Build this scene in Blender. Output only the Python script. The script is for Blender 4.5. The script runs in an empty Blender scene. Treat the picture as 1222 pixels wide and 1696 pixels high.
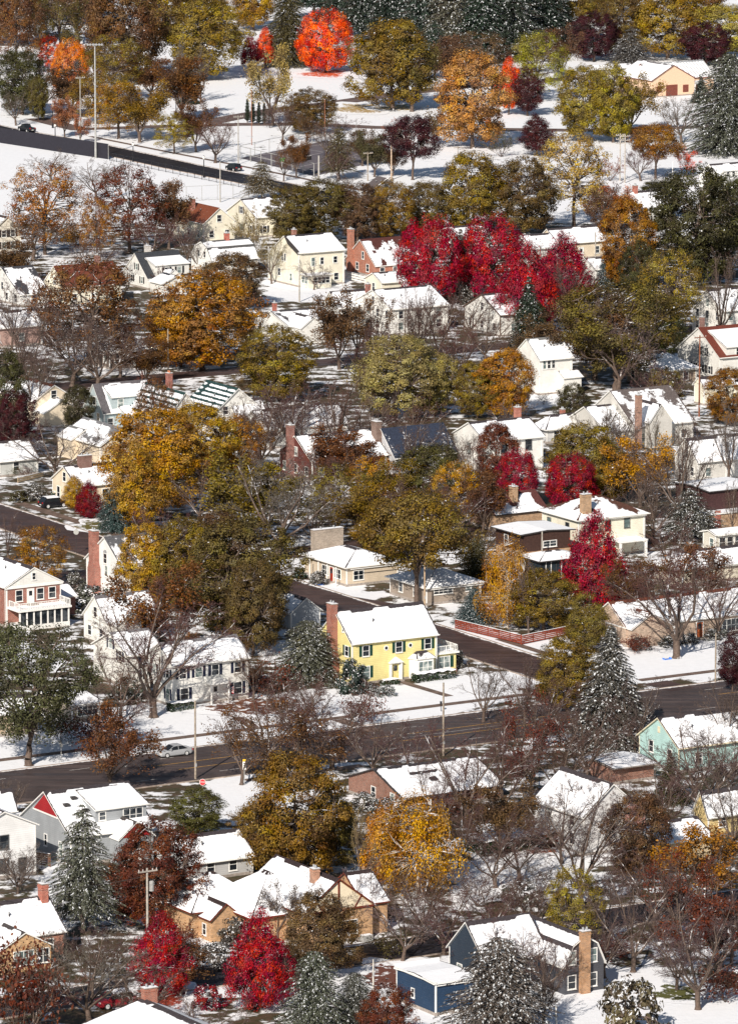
import bpy, math, random
import numpy as np
from mathutils import Vector, noise
R = math.radians
C = bpy.context.scene.collection
# ------------------------------------------------------------ camera, sky, sun
FPX, CH, PIT = 10322.0, 170.0, R(10.15)
cd = bpy.data.cameras.new('camera'); cam = bpy.data.objects.new('camera', cd); C.objects.link(cam)
cam.location = (0, 0, CH); cam.rotation_euler = (R(90) - PIT, 0, 0)
cd.sensor_fit = 'VERTICAL'; cd.sensor_height = 36; cd.lens = FPX / 1696 * 36
cd.clip_start = 5; cd.clip_end = 9000
sc = bpy.context.scene; sc.camera = cam
SUN_AZ, SUN_EL = 252.0, 33.0            # to-sun azimuth (deg, math convention from +X) and elevation
w = bpy.data.worlds.new("World"); sc.world = w; w.use_nodes = True
sky = w.node_tree.nodes.new('ShaderNodeTexSky'); sky.sky_type = 'NISHITA'; sky.sun_disc = False
sky.sun_elevation = R(SUN_EL); sky.sun_rotation = R(90 - SUN_AZ); sky.air_density = 1.2; sky.dust_density = .6; sky.ozone_density = 1.5
bg = w.node_tree.nodes['Background']; bg.inputs[1].default_value = 0.05
w.node_tree.links.new(sky.outputs[0], bg.inputs[0])
ts = Vector((math.cos(R(SUN_AZ)) * math.cos(R(SUN_EL)), math.sin(R(SUN_AZ)) * math.cos(R(SUN_EL)), math.sin(R(SUN_EL))))
sl = bpy.data.lights.new('sun', 'SUN'); sl.energy = 5.0; sl.angle = R(.5); sl.color = (1, .92, .82)
so = bpy.data.objects.new('sun', sl); C.objects.link(so); so.rotation_euler = (-ts).to_track_quat('-Z', 'Y').to_euler()
sc.view_settings.view_transform = 'Standard'; sc.view_settings.look = 'None'; sc.view_settings.exposure = 0.3
# ------------------------------------------------------------ pixel <-> ground
SP, CP = math.sin(PIT), math.cos(PIT)
def G(px, py):
    X = (px - 611) / FPX; V = (py - 848) / FPX; t = CH / (SP + V * CP)
    return Vector((t * X, t * (CP - V * SP), 0))
def S(px, py):
    V = (py - 848) / FPX
    return FPX * (SP + V * CP) / CH
AZ = R(31); CA, SA = math.cos(AZ), math.sin(AZ)
U = Vector((CA, SA, 0)); VV = Vector((-SA, CA, 0))
# ------------------------------------------------------------ materials
MC = {}
class NT:
    def __init__(s, name):
        s.m = bpy.data.materials.new(name); s.m.use_nodes = True; s.t = s.m.node_tree
        s.b = s.t.nodes['Principled BSDF']; s.b.inputs['Roughness'].default_value = .75
        s.b.inputs['Specular IOR Level'].default_value = .25
    def n(s, typ, **k):
        x = s.t.nodes.new(typ)
        for a, b in k.items(): setattr(x, a, b)
        return x
    def l(s, a, b): s.t.links.new(a, b)
    def set(s, sock, v):
        if hasattr(v, 'is_linked') or isinstance(v, bpy.types.NodeSocket): s.l(v, sock)
        else:
            if isinstance(v, tuple) and len(v) == 3: v = (*v, 1)
            sock.default_value = v
    def math(s, op, a, b=0, c=0, clamp=False):
        x = s.n('ShaderNodeMath', operation=op, use_clamp=clamp)
        for i, v in enumerate((a, b, c)): s.set(x.inputs[i], v)
        return x.outputs[0]
    def mix(s, f, a, b, bt='MIX'):
        x = s.n('ShaderNodeMix', data_type='RGBA', blend_type=bt)
        s.set(x.inputs[0], f); s.set(x.inputs[6], a); s.set(x.inputs[7], b); return x.outputs[2]
    def noise(s, scale, detail=3, vec=None, rough=.55):
        x = s.n('ShaderNodeTexNoise'); x.inputs['Scale'].default_value = scale; x.inputs['Detail'].default_value = detail
        x.inputs['Roughness'].default_value = rough
        s.l(vec or s.obj(), x.inputs['Vector']); return x.outputs[0]
    def obj(s): return s.n('ShaderNodeTexCoord').outputs['Object']
    def gen(s):
        g = s.n('ShaderNodeNewGeometry'); return g
    def step(s, v, lo, hi):
        x = s.n('ShaderNodeMapRange', interpolation_type='SMOOTHSTEP'); s.set(x.inputs[0], v)
        x.inputs[1].default_value = lo; x.inputs[2].default_value = hi; return x.outputs[0]
    def attr(s, name): return s.n('ShaderNodeAttribute', attribute_name=name).outputs['Fac']
    def bump(s, h, st=.3, d=.05):
        x = s.n('ShaderNodeBump'); x.inputs['Strength'].default_value = st; x.inputs['Distance'].default_value = d
        s.l(h, x.inputs['Height']); s.l(x.outputs[0], s.b.inputs['Normal'])
    def base(s, c): s.set(s.b.inputs['Base Color'], c)
SNOW = (.86, .87, .90)
def plain(name, col, rough=.7, var=.18, sc_=3.0, spec=.25, metal=0):
    k = ('p', name, col)
    if k in MC: return MC[k]
    n = NT(name); f = n.noise(sc_, 4)
    c = tuple(v * (1 - var) for v in col); d = tuple(min(1, v * (1 + var)) for v in col)
    n.base(n.mix(n.step(f, .3, .7), c, d)); n.b.inputs['Roughness'].default_value = rough
    n.b.inputs['Specular IOR Level'].default_value = spec; n.b.inputs['Metallic'].default_value = metal
    MC[k] = n.m; return n.m
def siding(col):
    k = ('s', col)
    if k in MC: return MC[k]
    n = NT('clapboard_siding'); o = n.obj(); x = n.n('ShaderNodeSeparateXYZ'); n.l(o, x.inputs[0])
    saw = n.math('FRACT', n.math('MULTIPLY', x.outputs[2], 4.0)); gr = n.step(saw, .0, .22)
    d = n.noise(.7, 4); fine = n.noise(6, 2)
    c0 = n.mix(n.step(d, .35, .7), tuple(v * .86 for v in col), col)
    c0 = n.mix(n.math('MULTIPLY', n.step(fine, .5, .8), .12), c0, (.3, .27, .22))
    c1 = n.mix(gr, tuple(v * .68 for v in col), c0); n.base(c1); n.bump(saw, .6, .02)  # shade line of each clapboard is painted into the colour
    MC[k] = n.m; return n.m
def brick(col, mortar=(.42, .38, .33)):
    k = ('b', col)
    if k in MC: return MC[k]
    n = NT('brickwork'); o = n.obj(); x = n.n('ShaderNodeSeparateXYZ'); n.l(o, x.inputs[0])
    cx = n.n('ShaderNodeCombineXYZ'); n.l(n.math('ADD', x.outputs[0], x.outputs[1]), cx.inputs[0]); n.l(x.outputs[2], cx.inputs[1])
    b = n.n('ShaderNodeTexBrick'); n.l(cx.outputs[0], b.inputs[0]); b.inputs['Scale'].default_value = 1
    b.inputs['Brick Width'].default_value = .3; b.inputs['Row Height'].default_value = .12; b.inputs['Mortar Size'].default_value = .012
    b.inputs['Color1'].default_value = (*[v * 1.2 for v in col], 1); b.inputs['Color2'].default_value = (*[v * .7 for v in col], 1)
    b.inputs['Mortar'].default_value = (*mortar, 1)
    n.base(n.mix(n.math('MULTIPLY', n.step(n.noise(1.2, 4), .4, .75), .45), b.outputs[0], tuple(v * .55 for v in col)))
    MC[k] = n.m; return n.m
def covermat(name, under, under2=None, amp=.5, nsc=1.6, lo=.42, hi=.58, snow=SNOW, bump=.5, tile=False):
    k = ('c', name, under)
    if k in MC: return MC[k]
    n = NT(name); a = n.attr('cover')
    f = n.math('ADD', n.math('MULTIPLY', n.math('SUBTRACT', n.noise(nsc, 5, rough=.65), .5), amp * 2), a)
    m = n.step(f, lo, hi)
    u2 = under2 or tuple(v * .6 for v in under)
    u = n.mix(n.step(n.noise(nsc * 2.3, 3), .35, .65), under, u2)
    if tile:
        o = n.obj(); x = n.n('ShaderNodeSeparateXYZ'); n.l(o, x.inputs[0])
        fr = n.math('FRACT', n.math('MULTIPLY', x.outputs[2], 6.0)); u = n.mix(n.math('MULTIPLY', n.step(fr, .8, 1), .4), u, tuple(v * .3 for v in under))
    sn = n.mix(n.step(n.noise(.9, 3), .3, .75), tuple(v * .95 for v in snow), snow)
    n.base(n.mix(m, u, sn)); n.b.inputs['Roughness'].default_value = .7
    n.bump(n.math('ADD', m, n.noise(2.2, 3)), bump, .08)
    MC[k] = n.m; return n.m
def glassm(kind=0):
    k = ('g', kind)
    if k in MC: return MC[k]
    n = NT('window_glass'); f = n.noise(.9, 2)
    c = [((.012, .016, .022), (.07, .08, .09)), ((.10, .14, .14), (.38, .42, .40)), ((.02, .05, .06), (.07, .13, .14))][kind]
    n.base(n.mix(n.step(f, .45, .65), c[0], c[1])); n.b.inputs['Roughness'].default_value = .12; n.b.inputs['Specular IOR Level'].default_value = .6
    MC[k] = n.m; return n.m
def leafmat():
    n = NT('leaves'); oi = n.n('ShaderNodeObjectInfo'); r = n.attr('rnd'); t = n.attr('tone')
    h = n.n('ShaderNodeHueSaturation'); n.l(oi.outputs['Color'], h.inputs['Color'])
    n.l(n.math('ADD', n.math('MULTIPLY', n.math('SUBTRACT', t, .5), .04), .505), h.inputs['Hue'])
    n.l(n.math('ADD', n.math('MULTIPLY', r, .5), n.math('ADD', n.math('MULTIPLY', t, .85), n.math('MULTIPLY', n.step(n.noise(.45, 3), .3, .7), .35))), h.inputs['Value'])
    po = n.noise(.45, 3)
    n.l(n.math('ADD', .92, n.math('MULTIPLY', n.step(po, .3, .7), .22)), h.inputs['Saturation'])
    g = n.gen(); z = n.n('ShaderNodeSeparateXYZ'); n.l(g.outputs['True Normal'], z.inputs[0])
    up = n.step(n.math('ABSOLUTE', z.outputs[2]), .3, .6)
    sf = n.math('MULTIPLY', up, n.math('LESS_THAN', n.math('FRACT', n.math('MULTIPLY', r, 7.31)), oi.outputs['Alpha']))
    n.base(n.mix(sf, h.outputs[0], SNOW)); n.b.inputs['Roughness'].default_value = .6
    tr = n.n('ShaderNodeBsdfTranslucent'); n.l(n.mix(sf, h.outputs[0], SNOW), tr.inputs[0]); ms = n.n('ShaderNodeMixShader'); ms.inputs[0].default_value = .14
    n.l(n.b.outputs[0], ms.inputs[1]); n.l(tr.outputs[0], ms.inputs[2]); n.l(ms.outputs[0], n.t.nodes['Material Output'].inputs[0])
    return n.m
def needlemat():
    n = NT('snowy_needles'); oi = n.n('ShaderNodeObjectInfo'); r = n.attr('rnd'); t = n.attr('tone')
    h = n.n('ShaderNodeHueSaturation'); n.l(oi.outputs['Color'], h.inputs['Color'])
    n.l(n.math('ADD', n.math('MULTIPLY', r, .7), n.math('ADD', n.math('MULTIPLY', t, .6), .3)), h.inputs['Value'])
    sf = n.math('LESS_THAN', n.math('FRACT', n.math('MULTIPLY', r, 7.31)), oi.outputs['Alpha'])
    n.base(n.mix(sf, h.outputs[0], (.6, .62, .64))); return n.m
def barkmat(name, col, snow=.45, tint=False, up=.35):
    n = NT(name); g = n.gen(); z = n.n('ShaderNodeSeparateXYZ'); n.l(g.outputs['True Normal'], z.inputs[0])
    ns = n.noise(1.3, 3)
    sf = n.math('MULTIPLY', n.step(z.outputs[2], up, up + .25), n.step(ns, 1 - snow - .08, 1 - snow + .08))
    b = n.noise(5, 4)
    if tint:
        oi = n.n('ShaderNodeObjectInfo'); c = n.mix(n.step(b, .3, .7), n.mix(1.0, oi.outputs['Color'], (.62, .6, .6), 'MULTIPLY'), oi.outputs['Color'])
    else: c = n.mix(n.step(b, .3, .7), tuple(v * .55 for v in col), col)
    n.base(n.mix(sf, c, SNOW)); return n.m
LEAF = leafmat(); NEEDLE = needlemat()
BARK = barkmat('bark', (.14, .10, .08), .42); BIRCH = barkmat('pale_bark', (.62, .56, .50), .5)
TWIG = barkmat('twigs', (.14, .092, .078), .34, up=.5); TWIGT = barkmat('tinted_twigs', (.1, .1, .1), .34, tint=True, up=.5)
WHITE = plain('white_paint', (.78, .77, .74), var=.06); DARKT = plain('dark_trim', (.05, .045, .045)); REDT = plain('brown_red_trim', (.16, .035, .02))
SNOWM = plain('snow', SNOW, var=.03); GREYM = plain('grey_metal', (.33, .34, .35), .5); BLACKM = plain('black_metal', (.015, .015, .018), .4)
CONC = plain('concrete', (.32, .28, .25)); WOOD = plain('weathered_wood', (.30, .25, .20), var=.3); GALV = plain('galvanised_steel', (.33, .33, .32), .5)
# ------------------------------------------------------------ object helpers
def tag(o, label, cat, group=None, kind=None):
    if label: o['label'] = label
    if cat: o['category'] = cat
    if group: o['group'] = group
    if kind: o['kind'] = kind
    return o
def empty(name, label, cat, loc, rz=0, group=None):
    o = bpy.data.objects.new(name, None); C.objects.link(o); o.location = loc; o.rotation_euler = (0, 0, rz)
    o.empty_display_size = .5
    return tag(o, label, cat, group)
class MB:
    def __init__(s): s.v = []; s.f = []; s.m = []; s.c = []; s.mats = []
    def mi(s, m):
        if m not in s.mats: s.mats.append(m)
        return s.mats.index(m)
    def vert(s, p, c=1.0): s.v.append(tuple(p)); s.c.append(c); return len(s.v) - 1
    def face(s, pts, m, c=1.0): s.f.append([s.vert(p, c) for p in pts]); s.m.append(s.mi(m))
    def box(s, x0, x1, y0, y1, z0, z1, m, top=None):
        if x0 > x1: x0, x1 = x1, x0
        if y0 > y1: y0, y1 = y1, y0
        i = [s.vert((x, y, z)) for z in (z0, z1) for y in (y0, y1) for x in (x0, x1)]
        for q, mm in (((0, 2, 3, 1), m), ((4, 5, 7, 6), top or m), ((0, 1, 5, 4), m), ((2, 6, 7, 3), m), ((0, 4, 6, 2), m), ((1, 3, 7, 5), m)):
            s.f.append([i[k] for k in q]); s.m.append(s.mi(mm))
    def tube(s, p0, p1, r0, r1, n, m, cap=True):
        p0 = Vector(p0); p1 = Vector(p1); d = (p1 - p0).normalized()
        a = d.orthogonal().normalized(); b = d.cross(a); A = []; B = []
        for k in range(n):
            t = 2 * math.pi * k / n; o = a * math.cos(t) + b * math.sin(t)
            A.append(s.vert(p0 + o * r0)); B.append(s.vert(p1 + o * r1))
        for k in range(n):
            s.f.append([A[k], A[(k + 1) % n], B[(k + 1) % n], B[k]]); s.m.append(s.mi(m))
        if cap: s.f.append(B[:]); s.m.append(s.mi(m)); s.f.append(A[::-1]); s.m.append(s.mi(m))
    def prism(s, poly, h0, h1, m, fn):            # poly 2D, extruded h0..h1, fn(a,b,h)->xyz
        A = [s.vert(fn(a, b, h0)) for a, b in poly]; B = [s.vert(fn(a, b, h1)) for a, b in poly]; n = len(poly)
        for k in range(n): s.f.append([A[k], A[(k + 1) % n], B[(k + 1) % n], B[k]]); s.m.append(s.mi(m))
        s.f.append(A[::-1]); s.m.append(s.mi(m)); s.f.append(B); s.m.append(s.mi(m))
    def slope(s, P00, P10, P11, P01, mt, ms, cov, step=.5, th=.16):
        P00, P10, P11, P01 = map(Vector, (P00, P10, P11, P01))
        La = (P10 - P00).length; Lb = ((P01 + P11) / 2 - (P00 + P10) / 2).length; LA2 = max(La, (P11 - P01).length)
        na = max(2, int(LA2 / step)); nb = max(2, int(Lb / step)); e = min(.30, LA2 * .1, Lb * .12)
        As = [0, e / LA2] + [e / LA2 + (1 - 2 * e / LA2) * k / na for k in range(1, na + 1)] + [1]
        Bs = [0, e / Lb] + [e / Lb + (1 - 2 * e / Lb) * k / nb for k in range(1, nb + 1)] + [1]
        idx = []
        for b in Bs:
            row = []
            for a in As:
                p = P00.lerp(P10, a).lerp(P01.lerp(P11, a), b); ea = min(a, 1 - a) * LA2; eb = (1 - b) * Lb
                row.append(s.vert(p, cov(a * LA2, b * Lb, LA2, Lb, p)))
            idx.append(row)
        for j in range(len(Bs) - 1):
            for i in range(len(As) - 1):
                s.f.append([idx[j][i], idx[j][i + 1], idx[j + 1][i + 1], idx[j + 1][i]]); s.m.append(s.mi(mt))
        Q = [P00, P10, P11, P01]; D = [q - Vector((0, 0, th)) for q in Q]
        for k in range(4):
            if (Q[k] - Q[(k + 1) % 4]).length > .01: s.face([Q[k], D[k], D[(k + 1) % 4], Q[(k + 1) % 4]], ms)
        s.face(D[::-1], ms)
    def build(s, name, parent=None, bevel=0, smooth=False):
        me = bpy.data.meshes.new(name); me.from_pydata(s.v, [], s.f)
        for m in s.mats: me.materials.append(m)
        me.polygons.foreach_set('material_index', s.m)
        if smooth: me.polygons.foreach_set('use_smooth', [True] * len(s.f))
        at = me.attributes.new('cover', 'FLOAT', 'POINT'); at.data.foreach_set('value', s.c)
        o = bpy.data.objects.new(name, me); C.objects.link(o)
        if parent: o.parent = parent
        if bevel:
            b = o.modifiers.new('bevel', 'BEVEL'); b.width = bevel; b.segments = 2
        return o
def nz(*p): return noise.noise(Vector(p))
# ------------------------------------------------------------ trees
def np_mesh(name, groups):
    """groups: list of (verts(N,3), quads(M,4), material, rnd(M), tone(M))"""
    V = np.concatenate([g[0] for g in groups]); off = 0; F = []; MI = []; RN = []; TN = []; mats = []
    for g in groups:
        F.append(g[1] + off); off += len(g[0])
        if g[2] not in mats: mats.append(g[2])
        MI.append(np.full(len(g[1]), mats.index(g[2]))); RN.append(g[3]); TN.append(g[4])
    F = np.concatenate(F); MI = np.concatenate(MI); M = len(F)
    me = bpy.data.meshes.new(name); me.vertices.add(len(V)); me.vertices.foreach_set('co', V.astype(np.float32).ravel())
    me.loops.add(M * 4); me.loops.foreach_set('vertex_index', F.astype(np.int32).ravel())
    me.polygons.add(M); me.polygons.foreach_set('loop_start', np.arange(0, M * 4, 4, dtype=np.int32))
    me.polygons.foreach_set('material_index', MI.astype(np.int32)); me.update(calc_edges=True)
    for m in mats: me.materials.append(m)
    for nm, d in (('rnd', RN), ('tone', TN)):
        a = me.attributes.new(nm, 'FLOAT', 'FACE'); a.data.foreach_set('value', np.concatenate(d).astype(np.float32))
    me.validate(); return me
def segs_geo(segs, mat, sides=None):
    """segs: list (p0,p1,r0,r1)"""
    out = []
    A = np.array([[*s[0], *s[1], s[2], s[3]] for s in segs], float)
    rmax = A[:, 6]
    for lo, hi, n in ((.12, 99, 7), (.05, .12, 5), (0, .05, 3)):
        B = A[(rmax >= lo) & (rmax < hi)]
        if not len(B): continue
        if sides: n = min(n, sides)
        p0 = B[:, :3]; p1 = B[:, 3:6]; d = p1 - p0; d /= np.linalg.norm(d, axis=1)[:, None] + 1e-9
        ref = np.where(np.abs(d[:, 2:3]) < .9, np.array([[0, 0, 1.]]), np.array([[1., 0, 0]]))
        a = np.cross(d, ref); a /= np.linalg.norm(a, axis=1)[:, None] + 1e-9; b = np.cross(d, a)
        rings = []
        for P, r in ((p0, B[:, 6]), (p1, B[:, 7])):
            for k in range(n):
                t = 2 * math.pi * k / n; rings.append(P + (a * math.cos(t) + b * math.sin(t)) * r[:, None])
        V = np.stack(rings, 1).reshape(-1, 3); N = len(B); base = np.arange(N)[:, None] * 2 * n; F = []
        for k in range(n): F.append(base + np.array([[k, (k + 1) % n, n + (k + 1) % n, n + k]]))
        F = np.stack(F, 1).reshape(-1, 4); out.append((V, F, mat, np.full(len(F), .5), np.full(len(F), .5)))
    return out
def unit(a): return a / (np.linalg.norm(a, axis=-1, keepdims=True) + 1e-9)
def leaf_geo(rg, P, Nn, size, tone, mat, asp=.6, axis=None):
    N = len(P); Nn = unit(Nn); r = rg.normal(size=(N, 3)) if axis is None else axis + rg.normal(size=(N, 3)) * .25
    a = unit(r - (r * Nn).sum(1)[:, None] * Nn); b = np.cross(Nn, a); s = size * (.6 + .8 * rg.random(N))[:, None]
    bend = Nn * s * .25
    V = np.stack([P - a * s, P - b * s * asp + bend, P + a * s, P + b * s * asp + bend], 1).reshape(-1, 3)
    return (V, np.arange(N * 4).reshape(-1, 4), mat, rg.random(N), np.broadcast_to(tone, (N,)))
def shape_r(kind, t):
    if kind == 'round': return np.sqrt(np.clip(1 - (2 * t - .9) ** 2 / 1.22, 0, 1))
    if kind == 'oval': return np.sin(np.pi * np.clip(t, 0, 1) ** .62) ** .75 * (1 - .25 * t)
    if kind == 'vase': return np.clip(.35 + 1.1 * t, 0, 1) * np.sqrt(np.clip(1 - np.clip((t - .55) / .45, 0, 1) ** 2.2, 0, 1)) 
    if kind == 'dome': return np.sqrt(np.clip(1 - t ** 2, 0, 1))
    if kind == 'flame': return np.sin(np.pi * np.clip(t, 0, 1) ** .55) ** .9
def leafy(seed, kind='round', H=12., Rr=5., base=.18, ncl=230, lpc=42, ls=.17, rc=(.6, 1.25), limbs=7, tr=.28, bark=None, gap=0.25, up=0.0, hang=0.0, inner=.25, lobes=.22, vis=1.0):
    rg = np.random.default_rng(seed); bark = bark or BARK; zb = H * base; hc = H - zb
    T = rg.random(ncl * 6); th = rg.random(ncl * 6) * 2 * np.pi; rr = shape_r(kind, T)
    keep = rg.random(len(T)) < rr ** 1.2; T, th, rr = T[keep][:ncl * 2], th[keep][:ncl * 2], rr[keep][:ncl * 2]
    lob = np.array([nz(math.cos(a) * 1.3 + seed, math.sin(a) * 1.3, t * 2.4) for a, t in zip(th, T)])
    hole = np.array([nz(math.cos(a) * 2.2 + seed * 3.1, math.sin(a) * 2.2 + 9, t * 4.5) for a, t in zip(th, T)])
    rad = Rr * rr * (1 + lobes * lob * 2) * (inner + (1 - inner) * rg.random(len(T)) ** .35)
    keep = hole > -1 + gap * 2; keep = np.where(hole > (-.55 + gap), True, rg.random(len(T)) < .35)
    T, th, rad = T[keep][:ncl], th[keep][:ncl], rad[keep][:ncl]
    Cc = np.stack([rad * np.cos(th), rad * np.sin(th), zb + hc * T * (.96 + .04 * rg.random(len(T)))], 1)
    # limbs
    segs = []; z = 0; top = H * (.72 if kind != 'vase' else .3); p = np.array([0, 0, 0.]); pts = [p]; n = 6
    for k in range(n):
        q = np.array([rg.normal() * .10 * (k + 1) / 2, rg.normal() * .10 * (k + 1) / 2, top * (k + 1) / n]); r0 = tr * (1 - .8 * k / n); r1 = tr * (1 - .8 * (k + 1) / n)
        if k == 0: segs.append((p, p + (q - p) * .12, r0 * 1.45, r0)); segs.append((p + (q - p) * .12, q, r0, r1))
        else: segs.append((p, q, r0, r1))
        p = q; pts.append(p)
    nodes = list(pts[3:]) if kind != 'vase' else list(pts[5:])
    for i in range(limbs):
        a = 2 * np.pi * (i + rg.random() * .6) / limbs; t = .35 + .55 * rg.random(); rr_ = Rr * float(shape_r(kind, np.array(t))) * .72
        s = pts[2 + rg.integers(0, 3)] if kind != 'vase' else pts[4 + rg.integers(0, 2)]; e = np.array([rr_ * math.cos(a), rr_ * math.sin(a), zb + hc * t]); q0 = s; r = tr * .5
        for k in range(1, 6):
            u = k / 5; m = s + (e - s) * u; m[2] = s[2] + (e[2] - s[2]) * (u ** .75); m[:2] = s[:2] + (e[:2] - s[:2]) * (u ** 1.15); m = m + rg.normal(size=3) * .12
            segs.append((q0, m, r, r * .78)); r *= .78; q0 = m; nodes.append(m)
    Nd = np.array(nodes)
    for c in Cc:
        d = np.linalg.norm(Nd - c, axis=1) + np.maximum(0, Nd[:, 2] - c[2]) * 1.5; j = d.argmin(); s = Nd[j]
        if d[j] > .3:
            m = (s + c) / 2 + rg.normal(size=3) * .15; segs.append((s, m, .05, .035)); segs.append((m, c, .035, .012))
    trunk = np_mesh('trunk', segs_geo(segs, bark))
    # leaves
    K = len(Cc); n = lpc; rcs = rc[0] + (rc[1] - rc[0]) * rg.random(K); ctr = np.array([0, 0, zb + hc * .45])
    D = unit(rg.normal(size=(K, n, 3))); out = unit(Cc - ctr)
    sc3 = np.array([1, 1, .7 + up + hang]); P = Cc[:, None] + D * (rcs[:, None, None]) * sc3 * (.55 + .5 * rg.random((K, n, 1)))
    if hang: P[..., 2] -= hang * rcs[:, None] * rg.random((K, n)) * 1.2
    Nn = D * .9 + out[:, None] * .7 + rg.normal(size=(K, n, 3)) * .45 + np.array([0, 0, .35])
    tone = np.repeat(np.clip(.5 + .28 * rg.normal(size=K), 0, 1), n)
    ax = None
    if up or hang: ax = np.tile(np.array([[0, 0, 1.]]), (K * n, 1)) * 1.0 + np.repeat(out, n, 0) * (.5 if up else 0)
    g = [leaf_geo(rg, P.reshape(-1, 3), Nn.reshape(-1, 3), ls, tone, LEAF, .6 if not (up or hang) else .38, ax)]
    return trunk, np_mesh('crown', g)
def bare(seed, H=12., Rr=6., bole=.16, nl=6, tr=.27, upw=.55, leaves=0, ls=.15, tint=True, multi=0, dens=(8, 9, 8, 5), leafcl=0, bark=None, lop=(0, 0)):
    rg = np.random.default_rng(seed); bark = bark or BARK; big = []; fine = []; tips = []
    def branch(p, d, L, r, lv):
        n = (5, 5, 4, 3, 1, 1)[lv]; pts = [p]; d = d / np.linalg.norm(d); rr = r
        for k in range(n):
            d = d + rg.normal(size=3) * (.06, .13, .17, .2, .2, .2)[lv] + np.array([0, 0, (.02, .07, .05, .02, 0, 0)[lv] * upw * 2]); d /= np.linalg.norm(d)
            q = p + d * L / n; r2 = max(.0135, r * (1 - (k + 1) / n * .72))
            (big if lv <= 2 else fine).append((p, q, rr, r2)); p = q; rr = r2; pts.append(p)
        if lv >= 4: tips.append(p); return
        if lv == 3: tips.append(p)
        nc = dens[lv] if lv < 4 else 0
        for i in range(nc):
            u = (.18 + .82 * (i + rg.random()) / nc) * n; k = min(n - 1, int(u)); b = pts[k] + (pts[k + 1] - pts[k]) * (u - k); dd = pts[k + 1] - pts[k]; dd = dd / np.linalg.norm(dd)
            o = rg.normal(size=3); o = o - o.dot(dd) * dd; o /= np.linalg.norm(o) + 1e-9; sp = (.5, .75, .85, .95)[lv]
            nd = dd + o * sp * (.7 + .5 * rg.random()); frac = 1 - .5 * u / n
            branch(b, nd, L * (.55, .46, .46, .5)[lv] * frac * (.8 + .4 * rg.random()), max(.015, r * (.5, .42, .45, .5)[lv] * frac), lv + 1)
    bz = H * bole; p = np.array([0, 0, 0.]); 
    if not multi:
        top = np.array([rg.normal() * .15, rg.normal() * .15, bz]); big.append((p, p + (top - p) * .15, tr * 1.5, tr * 1.05)); big.append((p + (top - p) * .15, top, tr * 1.05, tr * .95)); p = top
    for i in range(nl):
        a = 2 * np.pi * (i + .7 * rg.random()) / nl + seed; el = (.45 + .8 * rg.random()) if i else 1.25
        if multi: el = .75 + .6 * rg.random()
        d = np.array([math.cos(a) * math.cos(el), math.sin(a) * math.cos(el), math.sin(el)]) + np.array([lop[0], lop[1], 0])
        branch(p - np.array([0, 0, (0 if multi else bz * .25 * rg.random())]), d, (H - bz) * .78 * (.85 + .3 * rg.random()), tr * (.55 if not multi else .4), 1)
    allp = np.array([s[1] for s in big + fine]); zt = np.percentile(allp[:, 2], 98.5); rt = np.percentile(np.hypot(allp[:, 0], allp[:, 1]), 93)
    f = np.array([Rr / rt, Rr / rt, H / zt]); sc_ = lambda S_: [(s[0] * f, s[1] * f, s[2], s[3]) for s in S_]
    big, fine = sc_(big), sc_(fine); trunk = np_mesh('trunk', segs_geo(big, bark))
    g = segs_geo(fine, TWIGT if tint else TWIG)
    if leaves:
        tp = np.array(tips) * f
        if leafcl:
            w_ = np.array([nz(*(t * .35 + seed * 5)) for t in tp]); tp = tp[w_ > np.percentile(w_, 100 * (1 - leafcl))]
        idx = rg.integers(0, len(tp), leaves); P = tp[idx] + rg.normal(size=(leaves, 3)) * .42
        tn = np.array([.5 + .5 * nz(*(q * .6)) for q in tp])[idx]
        g.append(leaf_geo(rg, P, rg.normal(size=(leaves, 3)) + np.array([0, 0, .4]), ls, tn, LEAF))
    return trunk, np_mesh('crown', g)
def conifer(seed, H=14., Rr=3.6, base=.04, lv=34, ls=.3, pw=.85, droop=.28, opn=0.0, k=15, jit=.12):
    rg = np.random.default_rng(seed); segs = [((0, 0, 0), (0, 0, H * .5), .24, .14), ((0, 0, H * .5), (0, 0, H * .985), .14, .02)]; P = []; N_ = []; T = []; A = []
    for i in range(lv):
        t = (i + rg.random() * .7) / lv; z = H * (base + (1 - base) * t); r = Rr * ((1 - t) ** pw) * (.82 + .3 * rg.random()) + .12
        nb = max(4, int(5 + r * 3.4)); 
        for j in range(nb):
            if rg.random() < opn: continue
            a = 2 * np.pi * (j + rg.random() * .8) / nb + i; rr = r * (1 - jit + 2 * jit * rg.random()); d = np.array([math.cos(a), math.sin(a), 0]); sd = np.array([-d[1], d[0], 0])
            tip = d * rr + np.array([0, 0, z - droop * rr]); o = np.array([0, 0, z]); segs.append((o, tip, .035, .01)); tone = np.clip(.5 + .3 * rg.normal(), 0, 1)
            m = max(5, int(k * rr / Rr) + 3)
            for q in range(m):
                u = .15 + .88 * (q + rg.random()) / m; s = 1 if q % 2 else -1; c = o + (tip - o) * u + sd * s * (.10 + .22 * rr * .3 * (1 - u)) * rg.random() * 2 + np.array([0, 0, .12 * math.sin(u * 3.1) * rr - .05 * rg.random()])
                P.append(c); N_.append(np.array([0, 0, .75]) + d * .45 + sd * s * .45 + rg.normal(size=3) * .3); A.append(d + sd * s * .7 + np.array([0, 0, -.35])); T.append(tone)
    P, N_, A, T = map(np.array, (P, N_, A, T)); g = leaf_geo(rg, P, N_, ls, T, NEEDLE, .42, A)
    return np_mesh('trunk', segs_geo(segs, BARK)), np_mesh('crown', [g])
PROTO = {}
PSZ = {}
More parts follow.
